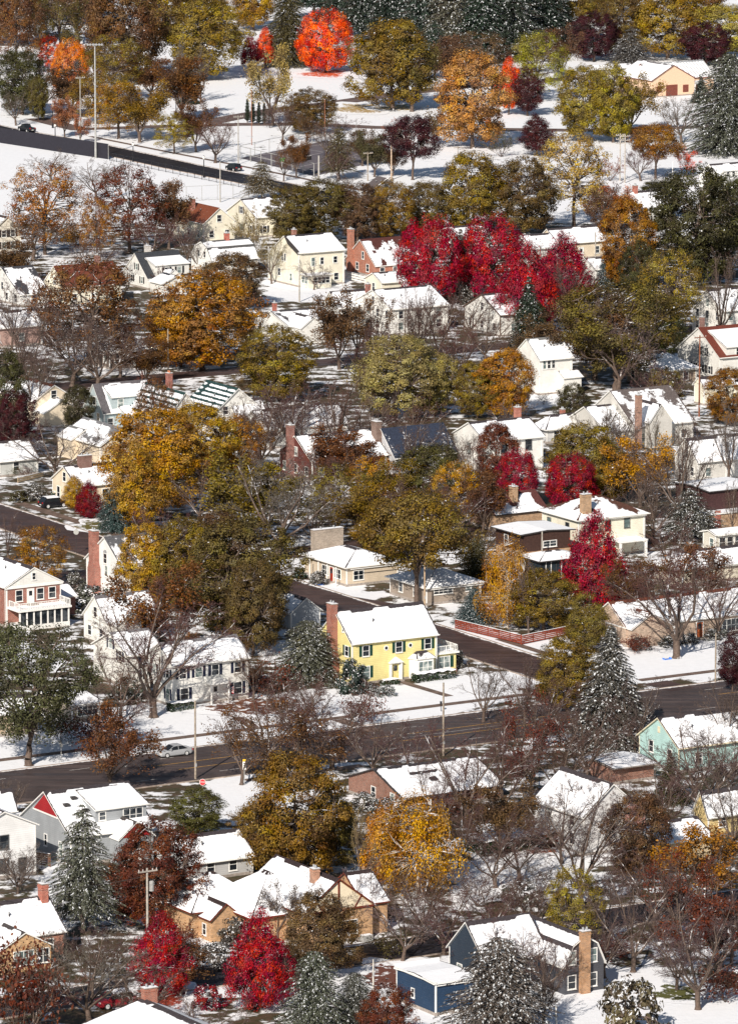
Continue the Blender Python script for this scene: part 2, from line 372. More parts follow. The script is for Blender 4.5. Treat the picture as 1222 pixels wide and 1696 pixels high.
def P_(k, mesh, R0, H0):
    PROTO[k] = mesh; V = []
    for me in mesh:
        a = np.empty(len(me.vertices) * 3, np.float32); me.vertices.foreach_get('co', a); V.append(a.reshape(-1, 3))
    V = V[1]; hi = V[V[:, 2] > V[:, 2].max() * .25]; PSZ[k] = (float(np.percentile(np.abs(hi[:, 0]), 98.2) + np.percentile(np.abs(hi[:, 1]), 98.2)) / 2, float(np.percentile(V[:, 2], 99.6)))
for i in range(3): P_('R%d' % i, leafy(11 + i, 'round', base=.10, ncl=340, lpc=115, gap=.27, ls=.105, rc=(.45, 1.15), lobes=.3), 5.4, 12.3)
for i in range(2): P_('O%d' % i, leafy(31 + i, 'oval', Rr=4.6, base=.12, ncl=250, lpc=105, gap=.25, ls=.105, lobes=.28), 5.0, 12.3)
for i in range(3): P_('F%d' % i, leafy(41 + i, 'oval', Rr=4.7, base=.05, ncl=320, lpc=90, ls=.13, rc=(.45, .95), up=.5, gap=.16), 4.8, 12.4)
for i in range(2): P_('V%d' % i, leafy(51 + i, 'vase', Rr=5.8, base=.2, ncl=220, lpc=100, ls=.105, gap=.42, limbs=12, tr=.36), 6.2, 12.3)
for i in range(2): P_('L%d' % i, leafy(61 + i, 'round', Rr=5.2, base=.16, ncl=200, lpc=80, rc=(.5, 1.1), gap=.5, limbs=10, ls=.1, inner=.35, lobes=.3), 5.6, 12.3)
for i in range(2): P_('G%d' % i, leafy(66 + i, 'round', Rr=4.8, base=.1, ncl=380, lpc=85, ls=.13, rc=(.45, .9), up=.4, gap=.02, lobes=.14, inner=.5), 5.2, 12.4)
P_('T0', leafy(75, 'round', Rr=5.2, base=.36, ncl=240, lpc=105, ls=.11, gap=.38, limbs=11, lobes=.3), 5.5, 12.3)
P_('W0', leafy(71, 'round', Rr=4.4, base=.14, ncl=250, lpc=70, rc=(.4, .95), hang=1.4, gap=.62, bark=BIRCH, ls=.13, limbs=7, tr=.2, lobes=.4), 4.9, 12.2)
for i in range(4): P_('B%d' % i, bare(81 + i, Rr=(6, 5.4, 6.4, 5)[i], upw=(.5, .8, .35, 1.0)[i], nl=(6, 5, 7, 6)[i]), (6, 5.4, 6.4, 5)[i], 12)
for i in range(3): P_('S%d' % i, bare(91 + i, Rr=(5.6, 6, 5)[i], leaves=(6000, 3000, 12000)[i], leafcl=(.6, .45, .9)[i], tint=False, dens=(8, 8, 7, 4), upw=.4, ls=.15), (5.7, 6, 5.1)[i], 12)
for i in range(2): P_('C%d' % i, conifer(101 + i, ls=.13, k=62, lv=50), 3.6, 14)
P_('C2', conifer(105, Rr=4.6, pw=.6, droop=.1, opn=.25, ls=.15, lv=34, k=60, base=.14, jit=.3), 4.8, 14)
P_('C3', conifer(107, H=14, Rr=4.6, pw=.42, droop=.2, ls=.14, lv=44, k=60, jit=.25, opn=.1), 4.8, 14)
P_('A0', conifer(108, H=6, Rr=1.0, pw=.45, droop=-.5, ls=.1, lv=30, k=26), 1.1, 6)
P_('H0', leafy(111, 'dome', H=3, Rr=2, base=.0, ncl=90, lpc=45, ls=.11, rc=(.25, .5), gap=.1, tr=.06, limbs=5, lobes=.12), 2.1, 3.1)
P_('H1', leafy(112, 'dome', H=3, Rr=2.2, base=.0, ncl=70, lpc=36, ls=.12, rc=(.22, .5), gap=.35, tr=.06, limbs=6), 2.2, 3.1)
P_('K0', bare(121, H=4, Rr=2.6, bole=.02, nl=9, multi=1, tr=.09, dens=(6, 6, 6, 4), upw=.8), 2.6, 4)
P_('K1', bare(122, H=4, Rr=2.8, bole=.02, nl=8, multi=1, tr=.09, dens=(6, 6, 5, 3), upw=.6, tint=False, leaves=1500, ls=.13), 2.8, 4)
COL = dict(ol=(.13, .088, .027), gd=(.42, .205, .03), yl=(.50, .215, .025), oo=(.40, .175, .03), yg=(.28, .20, .035), gr=(.09, .082, .024), dg=(.062, .055, .020), org=(.88, .20, .035),
    ro=(.85, .06, .014), cr=(.36, .006, .042), crd=(.22, .008, .028), ma=(.055, .010, .016), ru=(.15, .062, .026), br=(.135, .075, .04), ta=(.46, .24, .075), li=(.40, .33, .07), rb=(.14, .035, .02),
    og=(.21, .13, .026), or2=(.29, .12, .022), pg=(.34, .26, .10), tw=(.13, .088, .075), twr=(.125, .065, .057), twg=(.18, .145, .125), dk=(.05, .035, .02),
    sp=(.022, .038, .026), spb=(.05, .08, .085), spg=(.085, .082, .065), gg=(.10, .083, .042), pk=(.40, .14, .08))
KIND = dict(T='elm_tree', G='maple_tree', R='maple_tree', O='oval_tree', F='red_maple', V='elm_tree', L='ash_tree', W='birch_tree', B='bare_tree', S='oak_tree', C='spruce_tree', A='arborvitae', H='shrub', K='bare_shrub')
CATK = dict(H='shrub', K='shrub')
TR = random.Random(5)
def tree(k, x, yb, yt, w, col, label, snow=.05, rz=None, group=None):
    R0, H0 = PSZ[k]; s = S(x, yb); h = (yb - yt) / (s * .985); h = max(.5, h); r = w / 2 / s
    t = empty(KIND[k[0]], label, CATK.get(k[0], 'tree'), G(x, yb), R(rz) if rz is not None else TR.random() * 6.28, group)
    t.scale = (r / R0, r / R0, h / H0)
    c = COL[col]; j = TR.random
    c = tuple(v * (.85 + .2 * j()) for v in c); snow = snow * (.10 if k[0] not in 'CHA' else (.6 if k[0] == 'H' else .34))
    for nm, me in zip(('trunk', 'crown'), PROTO[k]):
        o = bpy.data.objects.new(nm, me); C.objects.link(o); o.parent = t
        if nm == 'crown': o.color = (*c, snow)
    return t
# ------------------------------------------------------------ houses
def cover_fn(seed=0, melt=0.0, ridge=.22, rake=.0, bare=None, base=1.0):
    def f(a, b, LA, LB, p):
        c = base; e = min(a, LA - a)
        if ridge == 0: pass
        elif LB - b < .01: c -= 1.3
        elif LB - b < .16 + .42 * max(0, .45 + nz(a * .35, seed, 1)): c -= 1.15
        if e < .12: c -= .85
        if melt:
            n_ = nz(p[0] * .5 + seed * 3.7, p[1] * .3, seed) ; n2 = nz(p[0] * 1.6 + seed, p[1] * 1.1, seed + 3)
            c -= melt * max(0, n_ * 1.4 + .35 + .4 * n2 + (b / LB - .5) * .5)
        if rake and e < rake: c -= .45
        if bare:
            for (a0, a1, b0, b1) in bare:
                if a0 <= a <= a1 and b0 <= b <= b1: c = min(c, -.2)
        return c
    return f
def roofm(col): return covermat('snowy_shingles', col, tuple(v * .65 for v in col), amp=.5, nsc=2.0, tile=True)
def block(t, x0, y0, L, W, axis, prof, wm, rc=(.07, .06, .06), trim=None, z0=0.0, ov=.4, ovg=.3, cov=None, names=('wall', 'roof'), seed=1, hidden_sides=False, roof_parent=None, covb=None):
    """prof: [(d,z)...] across the ridge, d from 0..width"""
    trim = trim or WHITE; m = MB(); wd = W if axis == 'x' else L; ln = L if axis == 'x' else W
    fn = (lambda d, z, h: (x0 + h, y0 + d, z)) if axis == 'x' else (lambda d, z, h: (x0 + d, y0 + wd * 0 + h, z))
    poly = [(0, z0)] + [(d, z) for d, z in prof] + [(wd, z0)]
    m.prism(poly, 0, ln, wm, fn); wall = m.build(names[0], t)
    r = MB(); pr = [list(q) for q in prof]
    def ext(a, b, o):
        dx, dz = a[0] - b[0], a[1] - b[1]; l = math.hypot(dx, dz); return [a[0] + dx / l * o, a[1] + dz / l * o]
    pr[0] = ext(pr[0], pr[1], ov); pr[-1] = ext(pr[-1], pr[-2], ov)
    mt = roofm(rc) if not isinstance(rc, bpy.types.Material) else rc
    cov = cov or cover_fn(seed); pk = max(range(len(pr)), key=lambda i: pr[i][1])
    for i in range(len(pr) - 1):
        A, B = pr[i], pr[i + 1]; lo, hi = (A, B) if A[1] <= B[1] else (B, A)
        up = .17
        P = [fn(lo[0], lo[1] + up, -ovg), fn(lo[0], lo[1] + up, ln + ovg), fn(hi[0], hi[1] + up, ln + ovg), fn(hi[0], hi[1] + up, -ovg)]
        r.slope(*P, mt, trim, (covb if (covb and i >= pk) else cov))
    roof = r.build(names[1], roof_parent or (t if names[1] == 'roof' and names[0] == 'wall' else wall))
    return wall, roof
def gable(W, H, rise, c=.5): return [(0, H), (W * c, H + rise), (W, H)]
def hipb(t, x0, y0, L, W, H, rise, wm, rc, trim=None, ov=.6, cov=None, names=('wall', 'roof'), z0=0.0, rl=None, seed=1, cx=None):
    trim = trim or WHITE; m = MB(); m.box(x0, x0 + L, y0, y0 + W, z0, H, wm); wall = m.build(names[0], t)
    r = MB(); mt = roofm(rc); cov = cov or cover_fn(seed); z = H + .12
    a = Vector((x0 - ov, y0 - ov, z)); b = Vector((x0 + L + ov, y0 - ov, z)); c = Vector((x0 + L + ov, y0 + W + ov, z)); d = Vector((x0 - ov, y0 + W + ov, z))
    if L >= W:
        k = (W / 2 + ov) if rl is None else (L + 2 * ov - rl) / 2; e = Vector((x0 - ov + k, y0 + W / 2, z + rise)); f = Vector((x0 + L + ov - k, y0 + W / 2, z + rise))
        for q in ((a, b, f, e), (b, c, f, f), (c, d, e, f), (d, a, e, e)): r.slope(*q, mt, trim, cov)
    else:
        k = (L / 2 + ov) if rl is None else (W + 2 * ov - rl) / 2; e = Vector((x0 + L / 2, y0 - ov + k, z + rise)); f = Vector((x0 + L / 2, y0 + W + ov - k, z + rise))
        for q in ((a, b, e, e), (b, c, f, e), (c, d, f, f), (d, a, e, f)): r.slope(*q, mt, trim, cov)
    roof = r.build(names[1], t if names[0] == 'wall' else wall); return wall, roof
def FB(face, off):
    """box adder on a wall plane: (u0,u1,d0,d1,z0,z1)"""
    if face == 'f': return lambda m, u0, u1, d0, d1, z0, z1, mt: m.box(u0, u1, off - d1, off - d0, z0, z1, mt)
    return lambda m, u0, u1, d0, d1, z0, z1, mt: m.box(off - d1, off - d0, u0, u1, z0, z1, mt)
def win(t, face, u, z, w=.95, h=1.4, sh=None, off=0.0, frame=None, mull=0, glass=None, name='window', shw=.42):
    """window centred at u along the wall, sill height z"""
    fr = frame or WHITE; B = FB(face, off); m = MB(); b = .09; w2 = w / 2
    B(m, u - w2 - b, u + w2 + b, 0, .07, z - b, z, fr); B(m, u - w2 - b, u + w2 + b, 0, .07, z + h, z + h + b, fr)
    B(m, u - w2 - b, u - w2, 0, .065, z, z + h, fr); B(m, u + w2, u + w2 + b, 0, .065, z, z + h, fr)
    B(m, u - w2, u + w2, 0, .05, z + h * .48, z + h * .48 + .05, fr)
    for k in range(mull):
        x = u - w2 + w * (k + 1) / (mull + 1); B(m, x - .035, x + .035, 0, .055, z, z + h, fr)
    o = m.build(name, t); p = MB(); B(p, u - w2 + .002, u + w2 - .002, .002, .02, z + .002, z + h - .002, glassm(TR.choice((0, 0, 0, 1)) if glass is None else glass)); p.build('pane', o)
    s = MB(); B(s, u - w2 - b - .05, u + w2 + b + .05, 0, .13, z - b - .06, z - b - .004, fr); s.build('sill', o)
    if sh:
        for q in (-1, 1):
            s = MB(); c = u + q * (w2 + b + .04 + shw / 2); B(s, c - shw / 2, c + shw / 2, 0, .045, z - .05, z + h + .06, sh)
            for zz in range(6): B(s, c - shw / 2 + .05, c + shw / 2 - .05, .045, .06, z + .08 + zz * h / 6, z + .12 + zz * h / 6, sh)
            s.build('shutter', t)
    return o
def door(t, face, u, z=.15, w=.95, h=2.1, col=None, off=0.0, frame=None, name='door'):
    B = FB(face, off); fr = frame or WHITE; m = MB(); col = col or WHITE
    B(m, u - w / 2, u + w / 2, .002, .05, z, z + h, col)
    B(m, u - w / 2 - .12, u - w / 2, 0, .09, z, z + h + .12, fr); B(m, u + w / 2, u + w / 2 + .12, 0, .09, z, z + h + .12, fr); B(m, u - w / 2, u + w / 2, 0, .09, z + h, z + h + .12, fr)
    o = m.build(name, t); g = MB(); B(g, u - w * .28, u + w * .28, .05, .06, z + h * .55, z + h * .9, glassm(0)); g.build('pane', o)
    k = MB(); B(k, u + w * .36, u + w * .42, .05, .11, z + h * .45, z + h * .5, GREYM); k.build('handle', o)
    s = MB(); B(s, u - .8, u + .8, .01, 1.1, 0, z, CONC); s.build('step', t); return o
def garage_door(t, face, u, w=4.6, h=2.1, col=None, off=0.0):
    B = FB(face, off); m = MB(); col = col or WHITE
    for k in range(4): B(m, u - w / 2, u + w / 2, .002, .05 if k % 2 else .04, .05 + h / 4 * k, .05 + h / 4 * (k + 1) - .03, col)
    B(m, u - w / 2 - .14, u - w / 2, 0, .08, 0, h + .2, WHITE); B(m, u + w / 2, u + w / 2 + .14, 0, .08, 0, h + .2, WHITE); B(m, u - w / 2, u + w / 2, 0, .08, h + .06, h + .2, WHITE)
    return m.build('garage_door', t)
BR_RED = (.30, .075, .045); BR_TAN = (.42, .25, .13); BR_DK = (.20, .075, .05)
def chimney(t, x, y, z0, z1, w=.8, d=.6, col=BR_RED, pot=False, snowc=True, shoulder=0, face='x'):
    m = MB(); bm = brick(col)
    if shoulder:
        dx, dy = (d * .5, w * .8) if face == 'x' else (w * .8, d * .5)
        m.box(x - dx, x + dx, y - dy, y + dy, z0, shoulder, bm)
        for k in range(5):
            q = .8 - .3 * (k + 1) / 6; ex, ey = (d * .5, w * q) if face == 'x' else (w * q, d * .5)
            m.box(x - ex, x + ex, y - ey, y + ey, shoulder + k * .14, shoulder + k * .14 + .14, bm)
        z0 = shoulder + .7
    ex, ey = (d / 2, w / 2) if face == 'x' else (w / 2, d / 2)
    m.box(x - ex, x + ex, y - ey, y + ey, z0, z1, bm)
    m.box(x - ex - .05, x + ex + .05, y - ey - .05, y + ey + .05, z1 - .35, z1 - .22, bm)
    m.box(x - ex - .07, x + ex + .07, y - ey - .07, y + ey + .07, z1, z1 + .1, CONC, SNOWM if snowc else None)
    o = m.build('chimney', t); c = MB()
    for s in (-1, 1):
        px, py = (x, y + s * ey * .45) if ey > ex else (x + s * ex * .45, y)
        c.tube((px, py, z1 + .1), (px, py, z1 + .45), .13, .11, 8, plain('clay_pot', (.5, .2, .1)) if pot else GREYM)
    c.build('flue', o); return o
def vent(t, x, y, z, h=.45):
    m = MB(); m.tube((x, y, z - .4), (x, y, z + h), .08, .08, 8, DARKT); m.tube((x, y, z + h * .75), (x, y, z + h), .13, .13, 8, GREYM); return m.build('vent_pipe', t)
class H_:  pass
def house(name, label, cat, xl, xc, xr, yb, eave, rise, axis='x', wm=None, rc=(.07, .06, .06), trim=None, melt=.13, hip=False, F=None, Lf=None, sh=None, frame=None, Hm=None, Wm=None, Lm=None, corner=True, prof=None, seed=None, ov=.4, bare=None, rl=None, base=.93, auto=True, ws=(.95, 1.35), dr=None, group=None, rake=0, vents=1, covf=None):
    s = S(xc, yb); h = H_(); h.L = Lm or (xr - xc) / (s * CA); h.W = Wm or (xc - xl) / (s * SA); h.H = Hm or (yb - eave) / (s * .985); h.s = s
    h.t = t = empty(name, label, cat, G(xc, yb), AZ, group); wm = wm or siding((.80, .79, .75)); seed = seed or (xc * 7 + yb) % 97; h.wm = wm; h.rise = rise; h.seed = seed
    L, W, H = h.L, h.W, h.H; h.trim = trim or WHITE
    h.cov = covf or cover_fn(seed, melt, ridge=(.22 if rise > .75 else 0), bare=bare, base=base, rake=rake)
    if hip: hipb(t, 0, 0, L, W, H, rise, wm, rc, trim, cov=h.cov, rl=rl)
    else:
        wd = W if axis == 'x' else L; h.prof = prof(wd, H, rise) if callable(prof) else (prof or gable(wd, H, rise))
        block(t, 0, 0, L, W, axis, h.prof, wm, rc, trim, cov=h.cov, seed=seed, ov=ov)
    f = MB(); f.box(-.03, L + .03, -.03, W + .03, -.3, .35, CONC); f.build('foundation', t)
    if corner:
        k = .13
        for (x, y) in ((0, 0), (L, 0), (0, W)):
            c = MB(); c.box(x - (.025 if x == 0 else k), x + (k if x == 0 else .025), y - (.025 if y == 0 else k), y + (k if y == 0 else .025), .36, H - .02, h.trim if h.trim is not DARKT else WHITE); c.build('corner_trim', t)
        g = MB(); 
        if axis == 'x' or hip: g.tube((.1 - ov * 0, -ov - .05, H - .14), (L, -ov - .05, H - .18), .06, .06, 6, h.trim); g.tube((L - .25, -.07, .1), (L - .25, -.07, H - .3), .045, .045, 6, h.trim); g.build('gutter', t)
        else: g.tube((-ov - .05, .1, H - .14), (-ov - .05, W, H - .18), .06, .06, 6, h.trim); g.tube((-.07, .3, .1), (-.07, .3, H - .3), .045, .045, 6, h.trim); g.build('gutter', t)
    two = H > 4.3; zs = [.95] + ([H - 1.9] if two else [])
    if H < 3.4: zs = [max(.7, H - 1.95)]
    if F is None and auto:
        n = max(1, int(L / 3.1)); F = [(L * (i + .5) / n, z) for i in range(n) for z in zs if not (n > 2 and i == n // 2 and z == zs[0])]
        if n > 2: door(t, 'f', L * (n // 2 + .5) / n, col=dr)
    if Lf is None and auto:
        n = max(1, int(W / 3.2)); Lf = [(W * (i + .5) / n, z) for i in range(n) for z in zs]
    if auto and not hip and axis == 'x' and rise > 2 and h.prof[1][1] - H > 2: Lf = list(Lf or []) + [(h.prof[1][0], H + .2)]
    if auto and not hip and axis == 'y' and rise > 2: F = list(F or []) + [(h.prof[1][0], H + .1)]
    def q(face, a):
        u, z = a[0], a[1]; w_, h_ = (a[2], a[3]) if len(a) > 3 else ws; m = 1 if w_ > 1.3 else 0
        if w_ > 2.2: m = int(w_ / .85)
        win(t, face, u, z, w_, h_, sh=sh if w_ < 1.5 else None, frame=frame, mull=m)
    for a in F or []: q('f', a)
    for a in Lf or []: q('l', a)
    if not hip:
        for k in range(vents):
            if axis == 'x': d = h.prof[1][0] * (.55 + .3 * k); vent(t, L * (.35 + .4 * k), d, H + (h.prof[1][1] - H) * (d / h.prof[1][0]) + .15)
            else: d = h.prof[1][0] * .6; vent(t, d, W * (.4 + .3 * k), H + (h.prof[1][1] - H) * .6 + .15)
    return h
def dormer(h, x0, x1, y, z0, z1, yr, zr, F=(), wm=None, rc=(.07, .06, .06), trim=None, sh=None, frame=None, cov=None, ws=(.95, 1.25)):
    """shed dormer: front wall at y from z0 to z1, roof rising back to (yr,zr)"""
    m = MB(); wm = wm or h.wm; tr = trim or h.trim
    m.prism([(y, z0), (y, z1), (yr, zr), (yr, z0)], x0, x1, wm, lambda a, b, q: (q, a, b)); d = m.build('dormer', h.t)
    r = MB(); k = (zr - z1) / (yr - y); e = .35; up = .15
    r.slope((x0 - .25, y - e, z1 - k * e + up), (x1 + .25, y - e, z1 - k * e + up), (x1 + .25, yr, zr + up), (x0 - .25, yr, zr + up), roofm(rc), tr, cov or cover_fn(h.seed + 5))
    r.build('roof', d)
    for a in F: win(h.t, 'f', a[0], a[1], *(a[2:4] if len(a) > 3 else ws), sh=sh, off=y, frame=frame, mull=(int(a[2] / .85) if len(a) > 3 and a[2] > 1.6 else 0))
    return d
def gdormer(h, xc, w, y, z0, z1, rise, yr, F=(), rc=(.07, .06, .06), wm=None, name='dormer', trim=None):
    return block(h.t, xc - w / 2, y, w, yr - y, 'y', gable(w, z1, rise), wm or h.wm, rc, trim or h.trim, z0=z0, names=(name, 'roof'), ov=.25, ovg=.2)
def rail(t, pts, z, hgt=.9, m=None, name='balcony_railing', step=.28, diag=False):
    m_ = MB(); m = m or WHITE
    for (a, b) in zip(pts, pts[1:]):
        A = Vector((*a, z)); B = Vector((*b, z)); L = (B - A).length; n = max(1, int(L / step)); up = Vector((0, 0, hgt))
        m_.tube(A + up, B + up, .06, .06, 5, m); m_.tube(A + up * .12, B + up * .12, .045, .045, 5, m)
        for k in range(n + 1): p = A.lerp(B, k / n); m_.tube(p, p + up, .03 if k % 6 else .075, .03 if k % 6 else .075, 4, m)
    return m_.build(name, t)
# ------------------------------------------------------------ ground, roads
def pip(p, poly):
    x, y = p; c = False; n = len(poly)
    for i in range(n):
        x1, y1 = poly[i]; x2, y2 = poly[(i + 1) % n]
        if (y1 > y) != (y2 > y) and x < (x2 - x1) * (y - y1) / (y2 - y1) + x1: c = not c
    return c
CLEAN = [[(-200, 240), (180, 262), (420, 318), (640, 360), (300, 350), (-200, 340)], [(-100, 150), (1300, 95), (1300, 330), (900, 330), (560, 305), (-100, 200)],
    [(-60, 1200), (420, 1150), (620, 1140), (900, 1108), (860, 1150), (600, 1215), (-60, 1290)], [(1030, 1065), (1300, 1050), (1300, 1110), (1030, 1130)], [(745, 1028), (862, 1062), (945, 1045), (960, 1065), (870, 1085), (740, 1050)],
    [(480, 965), (560, 960), (625, 990), (600, 1003)], [(860, 1600), (960, 1590), (1300, 1660), (1300, 1760), (600, 1760)], [(370, 1290), (470, 1275), (470, 1350), (360, 1340)], [(60, 1440), (115, 1415), (130, 1500), (60, 1480)],
    [(440, 1060), (480, 1065), (470, 1090), (405, 1085)], [(320, 1590), (560, 1560), (700, 1640), (560, 1700), (330, 1640)], [(640, 1570), (760, 1700), (560, 1720)], [(790, 1400), (930, 1395), (930, 1460), (760, 1500), (780, 1430)], [(160, 600), (240, 596), (230, 620), (140, 618)], [(870, 655), (930, 650), (930, 672), (860, 676)],
    [(440, 460), (580, 450), (570, 500), (430, 500)]]
CLEAN[1] = [(430, 130), (600, 120), (600, 160), (420, 185)]
CLEANW = [[tuple(G(*q)[:2]) for q in poly] for poly in CLEAN]
LIT = [(540, 121, 8, 9, .1), (590, 182, 7, 14, -.1)]
m = MB()
xs = [-900, -600, -350, -220] + [-150 + 3 * i for i in range(101)] + [220, 350, 600, 900]; ys = [300, 450, 560] + [600 + 3 * i for i in range(440)] + [2000, 2300, 3000, 4500, 7500]
idx = []
for y in ys:
    row = []
    for x in xs:
        c = .45 + .26 * nz(x * .04, y * .04, 0)
        if y > 1290: c = .80 + .16 * nz(x * .03, y * .02, 4)  # park: brown patches for leaf litter, and shadows put into the ground colour
        if any(pip((x, y), p) for p in CLEANW): c = 1.05
        row.append(m.vert((x, y, 0), c))
    idx.append(row)
gm = covermat('snowy_ground', (.085, .055, .035), (.05, .045, .02), amp=.85, nsc=.30, lo=.42, hi=.58, bump=.6)
for j in range(len(ys) - 1):
    for i in range(len(xs) - 1): m.f.append([idx[j][i], idx[j][i + 1], idx[j + 1][i + 1], idx[j + 1][i]]); m.m.append(m.mi(gm))
tag(m.build('ground'), 'snow covered ground of lawns and yards', None, kind='structure')
def asphalt(name, col, ang):
    n = NT(name); mp = n.n('ShaderNodeMapping'); n.l(n.obj(), mp.inputs[0]); mp.inputs['Rotation'].default_value = (0, 0, -ang); mp.inputs['Scale'].default_value = (.03, 1, 1)
    st = n.noise(1.3, 4, mp.outputs[0]); bl = n.noise(.18, 5); cr = n.noise(2.5, 5)
    c0 = n.mix(n.step(st, .38, .62), tuple(v * .68 for v in col), tuple(v * 1.22 for v in col)); c1 = n.mix(n.math('MULTIPLY', n.step(bl, .45, .62), .55), c0, tuple(v * .5 for v in col))
    c2 = n.mix(n.math('MULTIPLY', n.step(cr, .66, .74), .5), c1, (.3, .28, .27)); n.base(c2); n.set(n.b.inputs['Roughness'], n.math('ADD', .45, n.math('MULTIPLY', n.step(st, .4, .6), .4))); return n.m
ASPH = asphalt('asphalt', (.078, .058, .055), AZ); ASPB = asphalt('dark_asphalt', (.022, .02, .026), R(-57)); WET = plain('wet_pavement', (.15, .105, .085), .7, .3, .8)
DRV = asphalt('wet_driveway', (.075, .047, .043), R(-59))
SLUSH = covermat('slush', (.12, .09, .08), amp=.6, nsc=1.1)
def strip(name, P, width, z, mt, label=None, kerb=False, shift=0):
    P = [Vector(p[:3]) if len(p) == 3 else G(*p) for p in P]; N = []
    for i, p in enumerate(P):
        d = (P[min(i + 1, len(P) - 1)] - P[max(i - 1, 0)]).normalized(); N.append(Vector((-d.y, d.x, 0)))
    m = MB()
    for i in range(len(P) - 1):
        a, b = P[i] + N[i] * (shift - width / 2), P[i + 1] + N[i + 1] * (shift - width / 2); c, d = P[i + 1] + N[i + 1] * (shift + width / 2), P[i] + N[i] * (shift + width / 2)
        m.face([q + Vector((0, 0, z)) for q in (a, b, c, d)], mt)
    o = tag(m.build(name), label, None, kind='structure')
    if kerb:
        k = MB()
        for sgn in (-1, 1):
            for i in range(len(P) - 1):
                w0 = shift + sgn * (width / 2 + .001); w1 = shift + sgn * (width / 2 + .22)
                q = [P[i] + N[i] * w0, P[i + 1] + N[i + 1] * w0, P[i + 1] + N[i + 1] * w1, P[i] + N[i] * w1]
                T_ = [p + Vector((0, 0, .13)) for p in q]; k.face(T_, KERB); k.face([q[0], q[1], T_[1], T_[0]], KERB); k.face([q[3], q[2], T_[2], T_[3]], KERB)
        tag(k.build('kerb'), 'pale kerb edging the street', None, kind='structure')
        k = MB()
        for sgn in (-1, 1):
            for i in range(len(P) - 1):
                n_ = max(1, int((P[i + 1] - P[i]).length / 1.2)); pr = None
                for j in range(n_ + 1):
                    q = P[i].lerp(P[i + 1], j / n_); nn = N[i].lerp(N[i + 1], j / n_); wd_ = .5 + .55 * nz(q.x * .21, q.y * .21, sgn); wd_ = max(.12, wd_)
                    a_ = k.vert(q + nn * (shift + sgn * (width / 2 + .02)) + Vector((0, 0, z + .05)), .78); b_ = k.vert(q + nn * (shift + sgn * (width / 2 - wd_)) + Vector((0, 0, z + .006)), .12)
                    if pr: k.f.append([pr[0], a_, b_, pr[1]]); k.m.append(k.mi(SLUSH))
                    pr = (a_, b_)
        tag(k.build('roadside_snow'), 'thin slush along the kerb', None, kind='structure')
    return o
KERB = plain('kerb_stone', (.33, .27, .23), var=.3, sc_=.8)
def off(p, a=0, b=0): return p + U * a + VV * b
K0 = G(611, 1202); RM = 17.0
strip('main_road', [off(K0, -160, -RM / 2), off(K0, 110, -RM / 2)], RM, .012, ASPH, 'wide grey asphalt street crossing the lower middle', True)
YP = plain('yellow_line', (.55, .30, .06), var=.3, sc_=2); WP = plain('white_line', (.55, .52, .50), var=.3, sc_=2)
def line(a0, a1, b, wd, mt, nm='road_marking'):
    m = MB(); m.face([off(K0, a0, b - wd / 2) + Vector((0, 0, .017)), off(K0, a1, b - wd / 2) + Vector((0, 0, .017)), off(K0, a1, b + wd / 2) + Vector((0, 0, .017)), off(K0, a0, b + wd / 2) + Vector((0, 0, .017))], mt)
    tag(m.build(nm), None, None, kind='structure')
for a0, a1 in ((-36, -17), (-4, 25), (50, 70)): line(a0, a1, -6.9, .14, YP); line(a0 + 2, a1, -10.2, .14, YP)
for k in range(12): line(-70 + k * 12, -67 + k * 12, -3.6, .13, WP); line(-66 + k * 12, -63 + k * 12, -13.6, .13, WP)
line(-2, 24, -8.6, .1, WP)
strip('pavement', [off(K0, -160, 6.2), off(K0, 33, 6.2)], 1.5, .03, WET, 'wet brown pavement above the main street'); strip('pavement', [off(K0, 46, 6.2), off(K0, 110, 6.2)], 1.5, .03, WET, 'wet brown pavement right of the side street')
strip('pavement', [off(K0, -30, -RM - 3), off(K0, -13, -RM - 3)], 1.5, .03, WET, 'short pavement by the stop sign')
# cross street beside the yellow house
c1 = G(800, 1078); D1 = -VV
strip('side_street', [c1 + VV * 95, c1 + VV * -32], 8.6, .008, DRV, 'dark wet side street beside the yellow house', True)
strip('pavement', [c1 + VV * 6 + U * 6.3, c1 + VV * -20 + U * 6.3], 1.4, .026, WET, 'pavement below the red board fence')
c2 = G(500, 914)
strip('back_street', [c2 - U * 110, c2 + U * 110], 8, .016, DRV, 'dark back street behind the ranch houses')
c0 = G(108, 890)
strip('left_street', [c0 + VV * 60, c0 - VV * 40], 10, .010, DRV, 'brown wet street at the left', True); strip('pavement', [c0 + VV * 30 + U * 8, c0 - VV * 14 + U * 8], 2.0, .026, WET, 'wet pavement beside the left street')
c3 = G(230, 628); strip('back_street', [c3 - U * 60, c3 + U * 130], 7, .014, DRV, 'dark street behind the light blue house')
c4 = G(640, 505); strip('back_street', [c4 - U * 120, c4 + U * 120], 7, .018, DRV, 'dark street in the middle distance')
c5 = G(340, 1620); strip('lower_street', [c5 - U * 50, c5 + U * 90], 8, .012, ASPB, 'shaded street at the bottom', True)
ug = [(-60, 203), (0, 216), (150, 243), (300, 276), (420, 300), (560, 330), (640, 352)]
strip('park_street', ug, 9.5, .02, ASPB, 'black asphalt street along the park', True)
strip('pavement', [(150, 226), (280, 252), (440, 283), (600, 316)], 1.4, .03, WET, 'pavement between street and tennis court')
strip('park_path', [(60, 196), (130, 214), (250, 210), (400, 206), (520, 206), (620, 211), (800, 214), (960, 216), (1100, 212), (1250, 208)], 6, .024, plain('park_asphalt', (.14, .10, .09), var=.25, sc_=.4), 'grey park drive running level through the snow')
